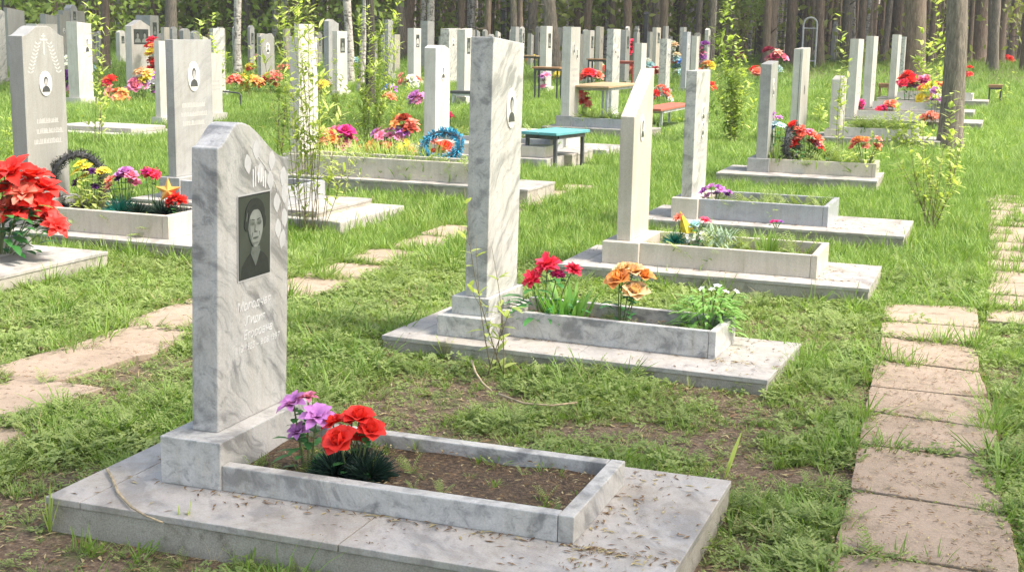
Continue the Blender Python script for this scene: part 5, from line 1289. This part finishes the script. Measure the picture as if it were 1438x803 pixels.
# fringe of weeds and blades along slab edges
fx=[];fy=[]
for cx,cy,yw,x0,x1,y0,y1 in EXCL:
    if cy>12: continue
    c,s=math.cos(yw),math.sin(yw)
    for k in range(int(2*(x1-x0+y1-y0)*16)):
        t=random.random()*2*(x1-x0+y1-y0); w=x1-x0; h=y1-y0; o=random.uniform(.02,.09)
        if t<w: u,v_=x0+t,y0-o
        elif t<w+h: u,v_=x1+o,y0+t-w
        elif t<2*w+h: u,v_=x0+t-w-h,y1+o
        else: u,v_=x0-o,y0+t-2*w-h
        if mnoise.noise((u*2+cx,v_*2+cy,1))<-.05: continue
        fx.append(cx+c*u-s*v_); fy.append(cy+s*u+c*v_)
for q in PATHQ:
    for i in range(4):
        for k in range(7):
            t=random.random(); x=q[i][0]*(1-t)+q[(i+1)%4][0]*t; y=q[i][1]*(1-t)+q[(i+1)%4][1]*t
            if mnoise.noise((x*2.2,y*2.2,4))>.05: fx.append(x+random.gauss(0,.025)); fy.append(y+random.gauss(0,.02))
fx=np.array(fx); fy=np.array(fy); k=~excluded(fx,fy,.012); fx,fy=fx[k],fy[k]; h=rng.random(len(fx))<.55
scatter('grass',tuft('grass','grass',31),M['grass'],fx[h],fy[h],rng.uniform(.5,1.15,h.sum()),'grass fringe along slabs and paths')
far_=(fy>5)&(rng.random(len(fx))<.9)
scatter('grass',tuft('grass','tall',35),M['grass'],fx[far_],fy[far_],rng.uniform(.5,1.25,far_.sum()),'tall grass fringe along the farther slabs')
scatter('feathery_weeds',tuft('feathery_weeds','feather',32),M['weed'],fx[~h],fy[~h],rng.uniform(.3,.75,(~h).sum()),'feathery weeds along slabs and paths','weeds')
# weeds inside the flower boxes
bxs=[];bys=[];bzs=[]
for loc,yw,(x0,x1,y0,y1),z in BEDS:
    if loc[1]>24: continue
    dense=75 if loc[1]<4.5 and loc[0]>-3 else 110
    for k in range(int((x1-x0)*(y1-y0)*dense*1.3)):
        u,v_=random.uniform(x0+(.35 if dense<50 else 0),x1),random.uniform(y0,y1); c,s=math.cos(yw),math.sin(yw); bxs.append(loc[0]+c*u-s*v_); bys.append(loc[1]+s*u+c*v_); bzs.append(z)
bsc=np.where(np.array(bys)>11,3.6,np.where(np.array(bys)>7.5,2.0,1.0))*np.where((np.array(bys)<4.7)&(np.array(bxs)>-3),.85,1.0)
BZ=dict(zip(zip(bxs,bys),bzs)); old=GZ
GZ=lambda x,y: np.array([BZ[(a,b)] for a,b in zip(x,y)])
bxs=np.array(bxs);bys=np.array(bys); h=rng.random(len(bxs))<.5
scatter('feathery_weeds',tuft('feathery_weeds','feather',33),M['weed'],bxs[h],bys[h],rng.uniform(.3,.8,h.sum())*bsc[h],'small weeds sprouting in the flower boxes','weeds')
scatter('grass',tuft('grass','grass',34),M['grass'],bxs[~h],bys[~h],rng.uniform(.3,.8,(~h).sum())*bsc[~h],'grass blades sprouting in the flower boxes')
GZ=old
# litter: catkins, bracts and bits of bark on slabs, paths and soil
mb=MB(); rl=random.Random(9)
def bit(x,y,z,L_,pale=.28):
    a=rl.random()*6.28; d=Vector((math.cos(a),math.sin(a),0)); s=Vector((-d.y,d.x,0))*L_*rl.uniform(.12,.3); p=Vector((x,y,z)); c1=rl.uniform(.0,.3)*L_; mb.cur=1 if rl.random()<pale else 0
    m=p+s*rl.uniform(-.6,.6)+Vector((0,0,c1*.5+.0015)); e=Vector((0,0,.001))
    mb.add([p-d*L_*.5+e,m-s*.5,m+s*.5,p+d*L_*.5+e+Vector((0,0,c1*.3))],[(0,1,3,2)])
for loc,yw,(x0,x1,y0,y1),z,kerb,pl_ in SLABTOPS:
    d=math.hypot(loc[0],loc[1])
    if d>12: continue
    c,s=math.cos(yw),math.sin(yw)
    for k in range(int((x1-x0)*(y1-y0)*(620 if d<5 else 330))):
        u,v_=rl.uniform(x0+.01,x1-.01),rl.uniform(y0+.01,y1-.01)
        if rl.random()<.35 and kerb: v_=kerb[2]-abs(rl.gauss(0,.03))
        if rl.random()<.25 and kerb: u=kerb[1]+abs(rl.gauss(0,.12)); u=min(u,x1-.01)
        if v_<y0: continue
        if kerb and kerb[0]-.01<u<kerb[1]+.005 and kerb[2]-.005<v_<kerb[3]+.005: continue
        if pl_ and pl_[0]-.01<u<pl_[1]+.01 and pl_[2]-.01<v_<pl_[3]+.01: continue
        if u<.2 and rl.random()<.55: continue
        bit(loc[0]+c*u-s*v_,loc[1]+s*u+c*v_,z+.001,rl.choice([.008,.012,.018,.026,.034]))
for q in PATHQ:
    cx=sum(p[0] for p in q)/4; cy=sum(p[1] for p in q)/4
    if cy>7: continue
    for k in range(420 if cx>-2 else 90):
        a,b_=rl.random(),rl.random(); x=(q[0][0]*(1-a)+q[1][0]*a)*(1-b_)+(q[3][0]*(1-a)+q[2][0]*a)*b_; y=(q[0][1]*(1-a)+q[1][1]*a)*(1-b_)+(q[3][1]*(1-a)+q[2][1]*a)*b_
        bit(x,y,.027+ground_z(x,y),rl.choice([.008,.012,.018,.026]))
for q in PATHQ:       # soil and bits gathered in the joints
    if sum(p[1] for p in q)/4>7.5: continue
    for i in range(4):
        (ax,ay),(bx,by)=q[i],q[(i+1)%4]; L_=math.hypot(bx-ax,by-ay)
        for k in range(int(L_*130)):
            t=rl.random(); o_=rl.gauss(0,.022); x=ax+(bx-ax)*t-(by-ay)/L_*o_; y=ay+(by-ay)*t+(bx-ax)/L_*o_
            if mnoise.noise((x*3,y*3,8))<-.1: continue
            bit(x,y,.029+ground_z(x,y),rl.choice([.01,.016,.024]),.12)
gx_,gy_,gd_=wedge(26000,2.4,9); kk=~excluded(gx_,gy_,.0)&~onpath(gx_,gy_,.0); gx_,gy_=gx_[kk],gy_[kk]; gzv=GZ(gx_,gy_)
for x,y,z in zip(gx_,gy_,gzv): bit(x,y,z+.004,rl.choice([.012,.02,.03,.045]),.5)
for loc,yw,(x0,x1,y0,y1),z in BEDS:
    if math.hypot(loc[0],loc[1])>9: continue
    c,s=math.cos(yw),math.sin(yw)
    for k in range(int((x1-x0)*(y1-y0)*2200)):
        u,v_=rl.uniform(x0,x1),rl.uniform(y0,y1); bit(loc[0]+c*u-s*v_,loc[1]+s*u+c*v_,z+.018,rl.choice([.01,.015,.025]))
o=mb.build('leaf_litter',[M['litter'],M['dryblade']]); tag(o,'brown bracts, dry leaves and bits scattered on slabs, paths and soil','litter',None,'stuff')

# ------------------------------------------------------------------ light
SUN_EL,SUN_AZ=R(58),math.atan2(1.0,.08)     # azimuth measured from +Y towards +X
sd=Vector((math.cos(SUN_EL)*math.sin(SUN_AZ),math.cos(SUN_EL)*math.cos(SUN_AZ),math.sin(SUN_EL)))
sl=bpy.data.lights.new('sun','SUN'); so=bpy.data.objects.new('sun',sl); C.objects.link(so); so.location=(8,0,20)
so.rotation_euler=(-sd).to_track_quat('-Z','Y').to_euler(); sl.energy=SUN_E; sl.angle=R(11); sl.color=(1,.965,.91)
w=bpy.data.worlds.new('World'); S.world=w; w.use_nodes=True; nt=w.node_tree; nt.nodes.clear()
sky=nt.nodes.new('ShaderNodeTexSky'); sky.sky_type='NISHITA'; sky.sun_disc=False; sky.sun_elevation=SUN_EL; sky.sun_rotation=SUN_AZ; sky.dust_density=3; sky.air_density=1
bg=nt.nodes.new('ShaderNodeBackground'); bg.inputs[1].default_value=SKY_E; ow=nt.nodes.new('ShaderNodeOutputWorld')
tint=mix(nt,1.0,sky.outputs[0],(1.0,.93,.82),'MULTIPLY'); nt.links.new(tint,bg.inputs[0]); nt.links.new(bg.outputs[0],ow.inputs[0])
S.view_settings.view_transform='Standard'; S.view_settings.look='None'; S.view_settings.exposure=EXPO; S.view_settings.gamma=1
S.render.engine='CYCLES'; S.cycles.max_bounces=8; S.cycles.transparent_max_bounces=8; S.cycles.use_denoising=True
S.render.resolution_x=1024; S.render.resolution_y=571

if HAZE:
    mb=MB(); mb.box(-155,155,-65,265,-1.6,26); me=mb.build('haze',newmat('haze')[0]); mt=me.data.materials[0]; nt=mt.node_tree; nt.nodes.clear()
    ou=nt.nodes.new('ShaderNodeOutputMaterial'); pv=nt.nodes.new('ShaderNodeVolumePrincipled'); pv.inputs['Color'].default_value=(.92,.93,.92,1); pv.inputs['Density'].default_value=HAZE; pv.inputs['Anisotropy'].default_value=.3
    nt.links.new(pv.outputs[0],ou.inputs['Volume']); tag(me,'thin pale haze in the air','haze',None,'stuff')
